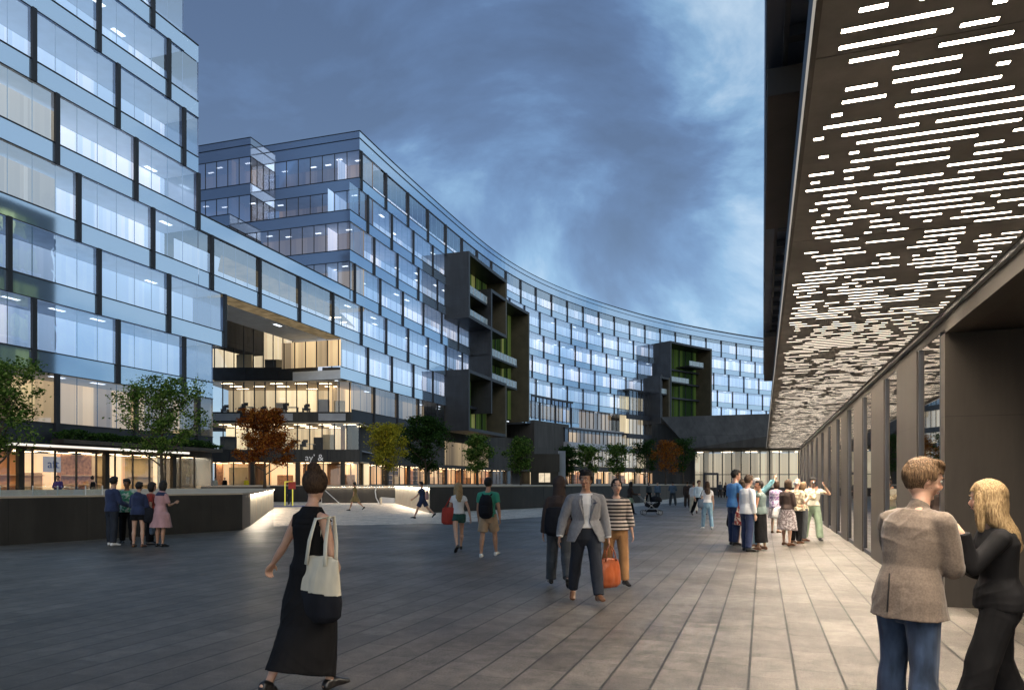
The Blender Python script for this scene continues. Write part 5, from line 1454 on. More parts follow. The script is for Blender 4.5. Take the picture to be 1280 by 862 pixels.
    if hs != 'none':
        mb = MB(); ex = .0
        if hs in ('short', 'crop'):
            t = .015 if hs == 'crop' else .020
            mb.ball(hp(0, -.016, .028), (.074 + t, .094 + t, .092 + t), HR, 18); mb.tube([hp(0, -.062, .0), hp(0, -.062, -.055)], [(.062, .04), (.052, .028)], 12, ref=tuple(HR @ V((1, 0, 0))))
            if hs == 'short': mb.ball(hp(.0, .055, .092), (.055, .040, .028), HR, 12); mb.ball(hp(.03, .03, .105), (.045, .05, .028), HR, 12)
            cf = lambda f: (HR.transposed() @ (f - hc)).y > .035 and (HR.transposed() @ (f - hc)).z < .058 or (abs((HR.transposed() @ (f - hc)).x) > .06 and (HR.transposed() @ (f - hc)).z < .0 and (HR.transposed() @ (f - hc)).y > -.02)
        elif hs == 'bald':
            mb.ball(hp(0, -.045, -.01), (.075, .066, .055), HR, 14); cf = lambda f: (HR.transposed() @ (f - hc)).y > -.01
        elif hs in ('bob', 'long', 'bun', 'pony'):
            t = .020
            mb.ball(hp(0, -.014, .028), (.076 + t, .094 + t, .090 + t), HR, 18)
            if hs == 'bob': mb.tube([hp(0, -.02, .02), hp(0, -.03, -.06), hp(0, -.025, -.12)], [(.098, .100), (.102, .090), (.085, .065)], 18, ref=tuple(HR @ V((1, 0, 0))))
            if hs == 'long':
                mb.tube([hp(0, -.02, .03), hp(0, -.035, -.06), hp(0, -.05, -.14), sp(.42) + V((0, -.105, 0)), sp(.34) + V((.01, -.125, 0))], [(.098, .098), (.104, .088), (.110, .065), (.115, .038), (.075, .020)], 20, ref=tuple(HR @ V((1, 0, 0))))
                for sg in (-1, 1): mb.tube([hp(sg * .075, .02, .03), hp(sg * .088, .03, -.06), hp(sg * .085, .03, -.15), hp(sg * .09, .03, -.21)], [.028, .030, .028, .016], 10)
            if hs == 'bun': mb.ball(hp(0, -.055, .135), (.050, .048, .042), HR, 14); mb.tube([hp(0, -.062, .0), hp(0, -.058, -.05)], [(.066, .04), (.05, .025)], 12, ref=tuple(HR @ V((1, 0, 0))))
            if hs == 'pony': mb.tube([hp(0, -.09, .05), hp(0, -.14, .0), hp(0, -.13, -.10), hp(0, -.11, -.17)], [.028, .035, .030, .014], 10)
            cf = lambda f: (HR.transposed() @ (f - hc)).y > .042 and (HR.transposed() @ (f - hc)).z < .062 and abs((HR.transposed() @ (f - hc)).x) < .075
        hob = remesh('hair', mb, hm, root, max(vx * .9, .007), 3, cf, .0035, 22, .006, seed=px)
    if hs != 'none' and d < 12:
        strands(root.children[-1] if False else hob, hc, HR, 5200 if hs == 'long' else 3000, .075 if hs in ('short', 'crop') else .11, hm, root, px)
    root.scale = (S, S, S)
    fg.root = root; fg.S = S
    fg.wp = lambda v: V((c.x, c.y, z)) + rotz(TH - R(face)) @ (v * S)
    fg.hand = [h + hv * .09 for (h, hv, _, _) in hd_]
    fg.heading = TH - R(face)
    return fg
# arm presets, local axes: x to the figure's right, y forward
def hang(sg, y=0.0, y2=.2, x=.13): return ((sg * x, y, -1), (sg * .02, y2, -1))
def prop(name, label, cat, fg, org, group=None, rz=0):
    o = empty(name, fg.wp(V(org)), fg.heading + rz, label, cat, group); o.scale = (fg.S,) * 3; return o
def softbag(o, w, dp, h, mat, vx=.012, taper=.85, folds=.008, name='bag_body', bot=None):
    """a soft sided bag hanging down from the origin"""
    mb = MB(); mb.tube([(0, 0, -h), (0, 0, -h * .75), (0, 0, -h * .35), (0, 0, 0)], [(w * .5, dp * .5), (w * .52, dp * .55), (w * .48, dp * .42), (w * .5 * taper, dp * .22)], 20)
    b = remesh(name, mb, M[mat], o, vx, 2, None, folds, 9)
    if bot:
        b.data.materials.append(M[bot])
        for p in b.data.polygons:
            if p.center.z < -h * .58 - .08 * p.center.x: p.material_index = 1
    return b
def strap(o, pts_, mat, r=.010, name='strap', flat=.3):
    mb = MB(); mb.tube(pts_, [(r, r * flat) if flat < 1 else r] * len(pts_), 8, cap=False); return mb.build(name, [M[mat]], o, True)
def backpack(fg, label, mat='f_bag_black'):
    q = fg.sp(.40) + V((0, -.20, 0)); o = prop('backpack', label, 'backpack', fg, q)
    mb = MB(); mb.tube([(0, 0, -.42), (0, -.02, -.30), (0, -.02, -.12), (0, .0, 0)], [(.15, .085), (.165, .11), (.155, .105), (.12, .06)], 20)
    remesh('bag_body', mb, M[mat], o, .012, 2, None, .006, 9)
    mb = MB(); mb.tube([(0, -.10, -.36), (0, -.115, -.22)], [(.11, .045), (.10, .04)], 14); remesh('front_pocket', mb, M[mat], o, .012, 2)
    for sg in (-1, 1): strap(o, [(sg * .09, .06, .02), (sg * .10, .20, .09), (sg * .11, .33, .0), (sg * .12, .32, -.15), (sg * .13, .16, -.33), (sg * .12, .05, -.36)], mat, .022)
    return o

# ---- woman in the long black dress, walking away with a tote
fg = person('woman in long black dress walking away with tote bag, hair in a bun', 387, 5.48, 1.74, 26, ((-15, 16), (15, 12)), 
    (((-.62, .10, -.85), (-.78, .25, -.70), (.3, 1, 0), 50), ((.26, .0, -1), (-.45, .80, -.45), (0, .2, 1), 30)), 3, 28, 2, 'f', 'skin', ('bun', 'hair_brown'),
    (('dress', 'f_black', dict(hem=.20, top=.06, hi=.36, inf=.014, flare=.02, folds=.008, fs=4)),), shoes='leather_black', footp=(32, -4), twist=-8, voxel=.0075, abd=(1, 0))
o = fg.root
tp = MB(); 
for h0, h1 in ((.385, .405), (.43, .452)):
    fg.torso_tube(tp, h0, h1, .012)
remesh('back_strap', tp, M['f_black'], o, .006, 1)
mb = MB(); 
for sg in (-1, 1): mb.tube([fg.sp(.37) + V((sg * .085, -.10, 0)), fg.sp(.44) + V((sg * .09, -.085, .01)), fg.sp(.485) + V((sg * .08, .0, .01)), fg.sp(.40) + V((sg * .085, .12, 0))], [(.022, .008)] * 4, 8)
mb.build('shoulder_strap', [M['f_black']], o, True)
sb = prop('tote_bag', 'large canvas tote with black base on the shoulder of the woman in the black dress', 'tote bag', fg, fg.shl[1] + V((.03, -.08, -.30)), rz=-.1)
softbag(sb, .42, .17, .42, 'f_canvas', .012, .92, .010, bot='f_bag_black')
for y_ in (-.05, .06): strap(sb, [(-.10, y_, -.04), (-.075, y_ * .8, .14), (-.04, y_ * .6 + .02, .305), (.02, y_ * .5 + .09, .315), (.075, y_ + .03, .12), (.10, y_, -.04)], 'f_cream', .020)
# ---- couple at the right
M['f_tan_blazer'] = M['f_tan_blazer']
fg = person('man in brown tweed jacket and blue jeans seen from behind with head turned right', 1136, 4.40, 1.80, 66, ((3, 5), (-3, 3)), 
    (((-.02, .22, -1), (.45, .85, -.15)), ((.06, .22, -1), (-.55, .80, .20), (0, .3, 1), 40)), 10, -32, 16, 'm', 'skin', ('short', 'hair_light'),
    (('jeans', 'f_jeans', dict(loose=.014, flare=.010, folds=.010, fs=7, top=.0, inf=.010)), ('jacket', 'f_tan_blazer', dict(lo=-.14, sleeve=2, inf=.030, flare=.045, collar=True, folds=.012, fs=4.5, crease=.010))), 'leather_brown', width=.97, twist=0, voxel=.008)
mb = MB(); y_ = -.20
mb.bar(fg.pel + V((0, -.168, .12)), fg.pel + V((.0, -.186, -.11)), .005, .006); mb.build('back_vent', [M['leather_black']], fg.root)
fg = person('blonde woman in black suit seen from behind, pointing left', 1250, 4.5, 1.63, -66, ((18, 4), (-2, 14)), 
    (((-.20, .50, -.55), (-.10, .22, 1), (.35, 0, 1), 60, True, (-.1, .85, .5)), ((.22, .25, -1), (-.30, .85, .40), (-.5, .2, 1), 45)), 4, -26, 6, 'f', 'skin', ('long', 'hair_blonde'),
    (('trousers', 'f_black', dict(loose=.026, flare=.035, folds=.012, fs=6)), ('jacket', 'f_black', dict(lo=-.05, sleeve=2, inf=.022, flare=.04, folds=.010, cuff=.006))), 'leather_black', footp=(0, 18), voxel=.008, abd=(6, 8))
ph_ = prop('wine_glass', 'small clear glass with red drink held by the blonde woman', 'glass', fg, fg.hand[1] + V((-.01, .01, .0)))
mb = MB(); mb.tube([(0, 0, -.05), (0, 0, .03)], [.004, .004], 8, cap=False); mb.tube([(0, 0, -.055), (0, 0, -.05)], [.028, .028], 12); mb.build('stem', [M['rail_glass']], ph_, True)
mb = MB(); mb.tube([(0, 0, .03), (0, 0, .05), (0, 0, .08), (0, 0, .11)], [.012, .030, .034, .027], 14, cap=False); mb.build('bowl', [M['rail_glass']], ph_, True)
mb = MB(); mb.tube([(0, 0, .034), (0, 0, .05), (0, 0, .062)], [.010, .027, .029], 14, cap=False); mb.build('drink', [M['f_maroon']], ph_, True)
hb = prop('handbag', 'black leather handbag at the hip of the blonde woman', 'handbag', fg, fg.pel + V((.25, -.04, .12))); softbag(hb, .26, .12, .24, 'leather_black'); strap(hb, [(-.10, 0, 0), (-.09, .0, .25), (-.10, .02, .42), (-.02, .06, .25), (.10, 0, 0)], 'leather_black', .010)
# ---- man in the grey blazer
def open_front(fg, f, w0=.035, w1=.075):
    h = f.z - fg.pel.z
    if f.y < fg.sp(max(0, min(.5, h))).y + .02: return False
    if h > .44: return abs(f.x) < .055
    if h > .12: return abs(f.x) < .030 + .035 * (h - .12) / .32
    return abs(f.x) < .030 + (0.12 - h) * .55
fg = person('man in grey blazer and white shirt walking forward with an orange bag', 732, 9.75, 1.80, 178, ((20, 4), (-14, 10)), 
    (((-.24, -.10, -1), (-.14, .16, -1)), ((.38, -.04, -1), (.22, .26, -1))), 2, -30, 2, 'm', 'skin_tan', ('short', 'hair_black'),
    (('trousers', 'f_slate', dict(loose=.012, flare=.0)), ('shirt', 'f_white', dict(lo=.05, sleeve=2.0, inf=.010, hi=.505, sl_r=.006, folds=.005)),
     ('jacket', 'f_grey_blazer', dict(lo=-.13, sleeve=1.93, inf=.030, flare=.06, cut=open_front, folds=.006))), 'leather_brown', width=1.12, footp=(-8, 22), voxel=.008)
mb = MB(); mb.tube([fg.hp(-.026, .094, -.049), fg.hp(0, .103, -.045), fg.hp(.026, .094, -.049)], [.0045] * 3, 6); mb.tube([fg.hp(-.018, .086, -.088), fg.hp(0, .093, -.086), fg.hp(.018, .086, -.088)], [.0065] * 3, 6)
mb.build('beard', [M['hair_black']], fg.root, True)
mb = MB(); fg.torso_tube(mb, .045, .085, .018); mb.build('belt', [M['leather_brown']], fg.root, True)
mb = MB(); mb.bar(fg.sp(.37) + V((-.075, .158, 0)), fg.sp(.385) + V((-.135, .145, 0)), .004, .012); mb.build('pocket_square', [M['f_navy']], fg.root)
# lapels
mb = MB()
for sg in (-1, 1):
    a, b, c_, d_ = fg.sp(.47) + V((sg * .06, .085, .0)), fg.sp(.40) + V((sg * .115, .150, 0)), fg.sp(.30) + V((sg * .085, .166, 0)), fg.sp(.13) + V((sg * .034, .158, 0))
    q = [a, b, c_, d_] if sg > 0 else [d_, c_, b, a]; mb.face(q); mb.face([v + V((0, -.006, 0)) for v in reversed(q)])
mb.build('lapel', [M['f_grey_blazer']], fg.root)
ob = prop('leather_bag', 'orange leather bag carried by the man in the grey blazer', 'bag', fg, fg.hand[0] + V((0, .0, -.20)), rz=.5)
softbag(ob, .36, .14, .33, 'leather_orange', .011, .8, .012)
for y_ in (-.04, .04): strap(ob, [(-.09, y_, -.02), (-.06, y_ * .6, .12), (0, y_ * .2, .195), (.06, y_ * .6, .12), (.09, y_, -.02)], 'leather_orange', .009, 'handle', 1)
# ---- striped woman
fg = person('woman in striped jumper and camel trousers walking forward', 770, 11.3, 1.69, 176, ((8, 4), (-12, 14)), 
    (((-.26, .05, -1), (-.12, .28, -1)), ((.22, -.10, -1), (.10, .1, -1))), 2, -6, 4, 'f', 'skin', ('crop', 'hair_black'),
    (('trousers', 'f_camel', dict(loose=.012)), ('sweater', 'f_stripe', dict(lo=-.02, sleeve=1.55, inf=.040, flare=.05, sl_r=.022, folds=.006))), 'leather_black', footp=(0, 25), voxel=.009)
# ---- hooded woman behind
fg = person('person in dark hooded jacket and trousers walking away, black shoulder bag', 699, 11.2, 1.72, 4, ((10, 6), (-12, 20)), 
    (((-.22, -.12, -1), (-.10, .10, -1)), ((.24, .20, -1), (.10, .35, -1))), 4, 6, 6, 'f', 'skin', ('bob', 'hair_black'),
    (('trousers', 'f_shade', dict(loose=.022, flare=.01)), ('jacket', 'f_brown', dict(lo=-.10, sleeve=2, inf=.035, flare=.05, hoodup=True, cut=lambda g, f: (g.HR.transposed() @ (f - g.hc)).y > .06 and abs((g.HR.transposed() @ (f - g.hc)).x) < .07 and abs((g.HR.transposed() @ (f - g.hc)).z) < .10))), 'leather_black', footp=(0, 40), voxel=.010, width=1.1)
b_ = prop('shoulder_bag', 'big soft black bag on the back of the hooded walker', 'bag', fg, fg.sp(.30) + V((-.06, -.21, 0))); softbag(b_, .34, .16, .38, 'f_bag_black'); strap(b_, [(.0, .08, -.05), (.04, .12, .12), (.08, .22, .17), (.10, .34, .05)], 'f_bag_black', .02)
# ---- blonde walker and backpack man
fg = person('blonde woman in white top and dark green shorts walking away', 573, 16.9, 1.66, -18, ((-26, 8), (22, 4)), 
    (((-.22, .25, -1), (-.06, .35, -1)), ((.34, -.34, -1), (.22, .10, -1))), 2, 30, 0, 'f', 'skin', ('long', 'hair_blonde'),
    (('shorts', 'f_shorts_green', dict(len=.36, loose=.02)), ('shirt', 'f_white', dict(lo=.03, sleeve=.35, inf=.016, flare=.02))), 'leather_black', footp=(38, -6))
b_ = prop('shoulder_bag', 'red slouchy bag hanging at the side of the blonde walker', 'bag', fg, fg.pel + V((-.26, -.02, .18))); softbag(b_, .36, .16, .36, 'f_red'); strap(b_, [(-.10, 0, 0), (.06, 0, .27), (.11, .02, .30), (.10, 0, 0)], 'f_red', .018)
fg = person('man in green t-shirt and khaki shorts walking away, hand at his side', 610, 15.6, 1.76, 12, ((-4, 4), (20, 14)), 
    (((-.20, .15, -1), (-.05, .3, -1)), ((.22, -.08, -1), (.06, .25, -1))), 2, -8, 2, 'm', 'skin_tan', ('short', 'hair_black'),
    (('shorts', 'f_khaki', dict(len=.85, loose=.03, flare=.02)), ('shirt', 'f_green', dict(lo=-.04, sleeve=.6, inf=.020, flare=.02))), 'shoe_white', footp=(0, -8))
backpack(fg, 'black backpack worn by the man in the green t-shirt')
# ---- man in navy with pink bag, woman in olive dress
fg = person('man in navy t-shirt and shorts walking left by the lit end wall', 528, 32.6, 1.76, -78, ((26, 6), (-28, 22)), 
    (((-.2, .55, -1), (-.1, .8, -.6)), ((.25, -.25, -1), (.1, .3, -1))), 4, 20, 0, 'm', 'skin', ('short', 'hair_black'),
    (('shorts', 'f_navy', dict(len=.8, loose=.03)), ('shirt', 'f_navy', dict(lo=-.05, sleeve=.6, inf=.022))), 'leather_black', footp=(-8, 40))
b_ = prop('shoulder_bag', 'pink bag on the back of the man in navy', 'bag', fg, fg.sp(.36) + V((.05, -.22, 0))); softbag(b_, .26, .14, .34, 'f_pink')
fg = person('woman in olive brown dress walking left across the lit pavement', 444, 41.6, 1.72, -80, ((24, 6), (-24, 26)), None, 2, 0, 0, 'f', 'skin_tan', ('bun', 'hair_black'),
    (('dress', 'f_olive', dict(hem=.55, flare=.06, sleeve=.4)),), 'leather_black', footp=(-8, 35))
# ---- group by the left wall
g1 = 'group talking by the left terrace wall'
fg = person('man in blue jacket and dark trousers, leftmost of the group by the left wall', 140, 18.5, 1.80, 28, ((4, 3), (-3, 2)), (((-.16, .06, -1), (-.05, .3, -1)), ((.2, .25, -1), (-.1, .8, -.3))), 2, 20, 6, 'm', 'skin', ('short', 'hair_black'),
    (('trousers', 'f_slate', dict(loose=.02)), ('jacket', 'f_navy2' if 'f_navy2' in M else 'f_navy', dict(lo=-.06, sleeve=2, inf=.03))), 'shoe_white')
fg = person('dark haired man in green patterned shirt facing the camera in the left group', 159, 19.2, 1.75, 165, ((3, 3), (-3, 2)), None, 2, -15, 8, 'm', 'skin_dark', ('short', 'hair_black'),
    (('trousers', 'f_black', dict(loose=.02)), ('shirt', 'f_floral_green', dict(lo=-.08, sleeve=.8, inf=.03))), 'leather_black')
b_ = prop('shoulder_bag', 'black bag hanging from the shoulder of the man in the green shirt', 'bag', fg, fg.sp(.12) + V((.24, 0, 0))); softbag(b_, .26, .12, .28, 'f_bag_black'); strap(b_, [(-.02, .0, 0), (-.05, .06, .25), (-.1, .0, .36)], 'f_bag_black', .02)
fg = person('woman with bare legs in dark hooded jacket, middle of the left group', 173, 18.1, 1.66, -5, ((3, 3), (-3, 4)), (((-.2, .1, -1), (-.1, .8, .1)), ((.2, .1, -1), (-.1, .7, -.2))), 3, -10, 6, 'f', 'skin', ('short', 'hair_black'),
    (('shorts', 'f_black', dict(len=.45, loose=.03)), ('jacket', 'f_navy', dict(lo=-.06, sleeve=2, inf=.035, hood=True))), 'leather_brown')
b_ = prop('shoulder_bag', 'dark bag hanging at the hip of the bare legged woman', 'bag', fg, fg.sp(.1) + V((.27, -.03, .0))); softbag(b_, .30, .14, .34, 'f_bag_black')
fg = person('person in red top standing behind the woman in the pink dress', 188, 18.9, 1.66, 60, ((3, 3), (-3, 2)), None, 2, 0, 8, 'f', 'skin', ('bob', 'hair_black'),
    (('trousers', 'f_black', dict(loose=.02)), ('shirt', 'f_red', dict(lo=-.06, sleeve=.6, inf=.02))), 'leather_black')
b_ = prop('shopping_bag', 'pale blue shopping bag hanging below the person in red', 'bag', fg, fg.hand[1] + V((.03, -.02, -.12))); softbag(b_, .28, .12, .30, 'f_denim_top'); strap(b_, [(-.08, 0, 0), (0, 0, .12), (.08, 0, 0)], 'f_cream', .008, 'handle', 1)
fg = person('woman in long pink dress with dark scarf, rightmost of the left group', 201, 18.2, 1.70, 20, ((3, 4), (-3, 4)), (((-.2, .1, -1), (-.1, .7, .2)), ((.2, .2, -1), (-.2, .8, .2))), 5, 30, 12, 'f', 'skin_tan', ('bob', 'hair_black'),
    (('dress', 'f_pink', dict(hem=.52, flare=.09, inf=.022, sleeve=.7)), ('vest', 'f_navy', dict(name='scarf', lo=.40, hi=.50, sleeve=0, inf=.04))), 'leather_black')
# ---- figures on the far side of the left terrace
fg = person('man in dark purple top with folded arms behind the left terrace', 73, 39.0, 1.72, 175, arms=(((-.25, .2, -1), (.8, .5, .1)), ((.25, .2, -1), (-.8, .5, .0))), sex='m', skin='skin_tan', hair=('short', 'hair_black'), wear=(('trousers', 'f_black'), ('sweater', 'f_purple', dict(sleeve=2, inf=.04))), z=.31)
fg = person('woman with hair up in black waistcoat behind the left terrace', 116, 40, 1.70, -60, sex='f', hair=('bun', 'hair_black'), wear=(('trousers', 'f_black'), ('vest', 'f_black', dict(sleeve=0))), z=.31)
fg = person('man in dark clothes standing by the yellow frame', 363, 53, 1.62, 175, sex='m', hair=('short', 'hair_black'), wear=(('trousers', 'f_shade'), ('jacket', 'f_shade', dict(sleeve=2, inf=.03))))
for px, lb, top, hr in ((254, 'person in rust top inside the shop left of the red tree', 'f_maroon', 'hair_black'), (269, 'person in pale shirt inside the shop left of the red tree', 'f_cream', 'hair_black'), (281, 'person in black inside the shop left of the red tree', 'f_black', 'hair_black'), (308, 'person in bright yellow jacket at the shop window behind the red tree', 'f_yellow', 'hair_brown')):
    if top == 'f_yellow': F_('f_yellow', (.6, .5, .03))
    person(lb, px, 70.6, 1.55, 170, sex='m', hair=('short', hr), wear=(('trousers', 'f_black'), ('sweater', top, dict(sleeve=2, inf=.03))), z=.62)
# ---- middle distance
fg = person('woman in dark top and pale skirt pushing a pram', 787, 36.5, 1.74, 84, ((20, 5), (-22, 24)), (((-.1, .5, -1), (0, 1, -.1)), ((.1, .5, -1), (0, 1, -.1))), 5, 0, 5, 'f', 'skin', ('long', 'hair_black'),
    (('trousers', 'f_black'), ('skirt', 'f_sage', dict(hem=.62, top=.08, flare=.06)), ('sweater', 'f_brown', dict(lo=-.02, sleeve=2, inf=.03))), 'leather_black', footp=(-6, 35))
# pram
c = PD(814, 36.3); o = empty('pram', (c.x, c.y, 0), TH, 'black pram with hood and folding frame pushed by the dark haired woman', 'pram')
mb = MB(); mb.tube([(-.25, 0, .52), (.0, 0, .46), (.30, 0, .50), (.42, 0, .62)], [(.20, .10), (.22, .13), (.21, .13), (.17, .06)], 16, ref=(0, 1, 0)); remesh('seat', mb, M['f_bag_black'], o, .014, 2)
mb = MB(); mb.ball((.22, 0, .72), (.34, .24, .26), None, 18); remesh('hood', mb, M['f_bag_black'], o, .014, 1, lambda f: f.z < .66 or f.x < .0, 0, 5, .01)
for y_ in (-.22, .22):
    mb = MB(); mb.tube([(-.66, y_, 1.02), (-.40, y_, .78), (.05, y_, .42), (.42, y_, .14)], [.013] * 4, 8); mb.tube([(-.40, y_, .14), (-.1, y_, .42), (.10, y_, .62)], [.013] * 3, 8); mb.build('side_frame', [M['steel']], o, True)
mb = MB(); mb.tube([(-.66, -.23, 1.02), (-.68, 0, 1.04), (-.66, .23, 1.02)], [.016] * 3, 8); mb.build('handle', [M['leather_black']], o, True)
mb = MB(); mb.tube([(-.28, 0, .22), (.26, 0, .22)], [(.16, .07), (.16, .07)], 12, ref=(0, 1, 0)); mb.build('basket', [M['f_bag_black']], o, True)
for x_, y_ in ((-.40, -.25), (-.40, .25), (.42, -.25), (.42, .25)):
    w_ = MB(); n_ = 20
    ring = [(x_ + .115 * math.cos(2 * math.pi * i / n_), y_, .13 + .115 * math.sin(2 * math.pi * i / n_)) for i in range(n_ + 1)]; w_.tube(ring, [.015] * (n_ + 1), 8, ref=(0, 1, 0), cap=False); wo = w_.build('wheel', [M['leather_black']], o, True)
    w_ = MB()
    for i in range(6):
        a = math.pi * i / 6; w_.bar((x_ - .1 * math.cos(a), y_, .13 - .1 * math.sin(a)), (x_ + .1 * math.cos(a), y_, .13 + .1 * math.sin(a)), .008)
    w_.build('spokes', [M['steel']], wo)
fg = person('child in pale hat sitting up behind the pram hood', 806, 36.4, .62, 90, sex='m', hair=('crop', 'hair_grey'), wear=(('trousers', 'f_navy'), ('sweater', 'f_cream', dict(sleeve=2))), z=.5, voxel=.012, legs=((80, 30), (80, 30)))
person('person in dark coat with pale bag, left of two distant walkers under the orange tree', 811, 58, 1.7, 170, ((12, 5), (-12, 12)), sex='f', hair=('bob', 'hair_black'), wear=(('trousers', 'f_black'), ('jacket', 'f_shade', dict(sleeve=2, inf=.03))))
person('person in pale grey top, right of two distant walkers under the orange tree', 822, 57, 1.72, -160, ((12, 5), (-12, 12)), sex='m', hair=('short', 'hair_brown'), wear=(('trousers', 'f_shade'), ('jacket', 'f_denim_top', dict(sleeve=2, inf=.03))))
fg = person('man in grey teal shirt standing with his back to the camera in the distance', 841, 51, 1.78, 6, ((6, 2), (-6, 2)), (((-.3, .2, -1), (.3, .9, -.2)), ((.3, .2, -1), (-.3, .9, -.2))), 2, 0, 0, 'm', 'skin_tan', ('short', 'hair_black'), (('trousers', 'f_shade', dict(loose=.03)), ('shirt', 'f_denim_top', dict(sleeve=1.6, inf=.035))), abd=(8, 8))
fg = person('person in dark maroon coat left of the man in the pale blue shirt', 859, 47, 1.75, 20, ((6, 3), (-6, 4)), None, 2, 0, 0, 'm', 'skin', ('short', 'hair_brown'), (('trousers', 'f_brown', dict(loose=.03)), ('jacket', 'f_brown', dict(lo=-.15, sleeve=2, inf=.04))))
fg = person('person in white shirt half hidden behind the man in black trousers', 867, 38, 1.70, 10, ((16, 5), (-14, 14)), None, 2, 0, 0, 'f', 'skin', ('short', 'hair_brown'), (('trousers', 'f_cream', dict(loose=.02)), ('shirt', 'f_white', dict(sleeve=1.2, inf=.03))), 'leather_brown', footp=(-5, 25))
fg = person('man in pale blue shirt and black trousers mid stride in the distance', 873, 35.5, 1.78, 160, ((22, 4), (-20, 12)), None, 2, 0, 4, 'm', 'skin', ('short', 'hair_brown'), (('trousers', 'f_black', dict(loose=.02)), ('shirt', 'f_pale_blue', dict(sleeve=1.5, inf=.03))), footp=(-6, 30))
fg = person('woman in white top and light blue jeans walking away', 884, 24.6, 1.66, 5, ((8, 3), (-6, 10)), (((-.15, .08, -1), (-.05, .2, -1)), ((.2, -.05, -1), (.1, .15, -1))), 2, 0, 0, 'f', 'skin', ('long', 'hair_brown'), (('jeans', 'f_jeans_light', dict(loose=.008)), ('shirt', 'f_white', dict(sleeve=.5, lo=.03, inf=.018))), 'shoe_white', footp=(0, 18))
b_ = prop('shoulder_bag', 'round grey bag at the left hip of the woman in light blue jeans', 'bag', fg, fg.pel + V((-.22, -.03, .15))); softbag(b_, .26, .10, .27, 'f_denim_top'); strap(b_, [(-.08, 0, 0), (.04, .0, .3), (.08, 0, .35)], 'f_denim_top', .012)
person('person in grey in the lobby doorway, left of the far pair', 900, 78, 1.75, 170, sex='m', hair=('short', 'hair_black'), wear=(('trousers', 'f_brown'), ('jacket', 'f_shade', dict(sleeve=2, inf=.03))))
person('person in light top in the lobby doorway, right of the far pair', 907, 76, 1.70, 180, sex='f', hair=('bob', 'hair_black'), wear=(('trousers', 'f_black'), ('jacket', 'f_brown', dict(sleeve=2, inf=.03))))
# ---- sightseers under the canopy
fg = person('tall man in blue shirt looking up, leftmost of the sightseers', 918, 18.6, 1.98, 70, ((4, 3), (-4, 3)), (((-.14, .06, -1), (-.02, .15, -1)), ((.15, .05, -1), (.0, .2, -1))), 1, -20, 8, 'm', 'skin', ('short', 'hair_black'),
    (('trousers', 'f_navy', dict(loose=.02)), ('shirt', 'f_blue', dict(lo=-.05, sleeve=.8, inf=.028))), 'leather_black', width=1.05)
b_ = prop('camera_bag', 'black bag hanging from the hand of the tall man in blue', 'bag', fg, fg.hand[0] + V((0, .0, -.02))); softbag(b_, .24, .14, .28, 'f_bag_black')
fg = person('woman in red patterned dress behind the man in the white shirt', 927, 18.4, 1.74, 60, ((3, 3), (-3, 3)), (((-.15, .2, -1), (0, .9, .5)), ((.15, .1, -1), (0, .6, -.2))), 3, 0, -6, 'f', 'skin_tan', ('long', 'hair_brown'),
    (('dress', 'f_floral_red', dict(hem=.56, flare=.05, sleeve=.5)), ('sweater', 'f_maroon', dict(lo=.12, sleeve=.8, inf=.025))), 'leather_brown')
fg = person('man in white shirt and dark jeans standing in profile, facing right', 934, 17.0, 1.83, 72, ((4, 3), (-3, 3)), (((-.12, .02, -1), (.02, .25, -1)), ((.12, .0, -1), (-.02, .22, -1))), 1, 10, 6, 'm', 'skin', ('short', 'hair_brown'),
    (('jeans', 'f_navy', dict(loose=.018)), ('shirt', 'f_white', dict(lo=-.07, sleeve=1.85, inf=.030, flare=.03))), 'leather_black')
fg = person('grey haired man in blue t-shirt pointing up to the right', 944, 18.0, 1.76, 62, ((3, 3), (-3, 3)), (((-.14, .05, -1), (0, .4, -.6)), ((.15, .72, .62), (.12, .70, .72), (0, 0, 1), 40, True)), 2, 10, -10, 'm', 'skin', ('short', 'hair_grey'),
    (('jeans', 'f_jeans_light', dict(loose=.02)), ('shirt', 'f_teal2' if 'f_teal2' in M else 'f_teal', dict(lo=-.05, sleeve=1.9, inf=.025))), 'leather_brown')
fg = person('woman in grey striped vest and long black skirt, hands clasped', 951, 17.3, 1.70, -50, ((2, 3), (-2, 3)), (((-.2, .1, -1), (.45, .8, -.1)), ((.2, .15, -1), (-.45, .8, -.1))), 2, 45, -4, 'f', 'skin_tan', ('short', 'hair_black'),
    (('skirt', 'f_black', dict(hem=.20, top=.12, flare=.035, inf=.02)), ('vest', 'f_greygreen', dict(lo=-.02, sleeve=.12, inf=.030))), 'leather_brown')
b_ = prop('red_folder', 'dark red folded jacket held by the woman in the long black skirt', 'jacket', fg, fg.hand[0] + V((0, .02, .08))); softbag(b_, .20, .12, .42, 'f_maroon')
fg = person('woman in purple checked blouse and dark skirt at the back of the sightseers', 970, 23.0, 1.72, 40, ((3, 3), (-8, 12)), None, 2, 20, 10, 'f', 'skin', ('bob', 'hair_brown'),
    (('skirt', 'f_floral_grey', dict(hem=.5, flare=.05)), ('shirt', 'f_plaid', dict(lo=-.08, sleeve=1.4, inf=.03))), 'leather_brown')
fg = person('woman with white handbag in patterned skirt and brown top', 984, 18.5, 1.73, 58, ((4, 3), (-4, 4)), (((-.15, .0, -1), (-.05, .7, -.2)), ((.15, .1, -1), (0, .6, -.1))), 1, 20, -10, 'f', 'skin', ('bob', 'hair_brown'),
    (('skirt', 'f_floral_grey', dict(hem=.42, flare=.08, top=.12)), ('sweater', 'f_brown', dict(lo=.02, sleeve=1.2, inf=.022))), 'leather_brown')
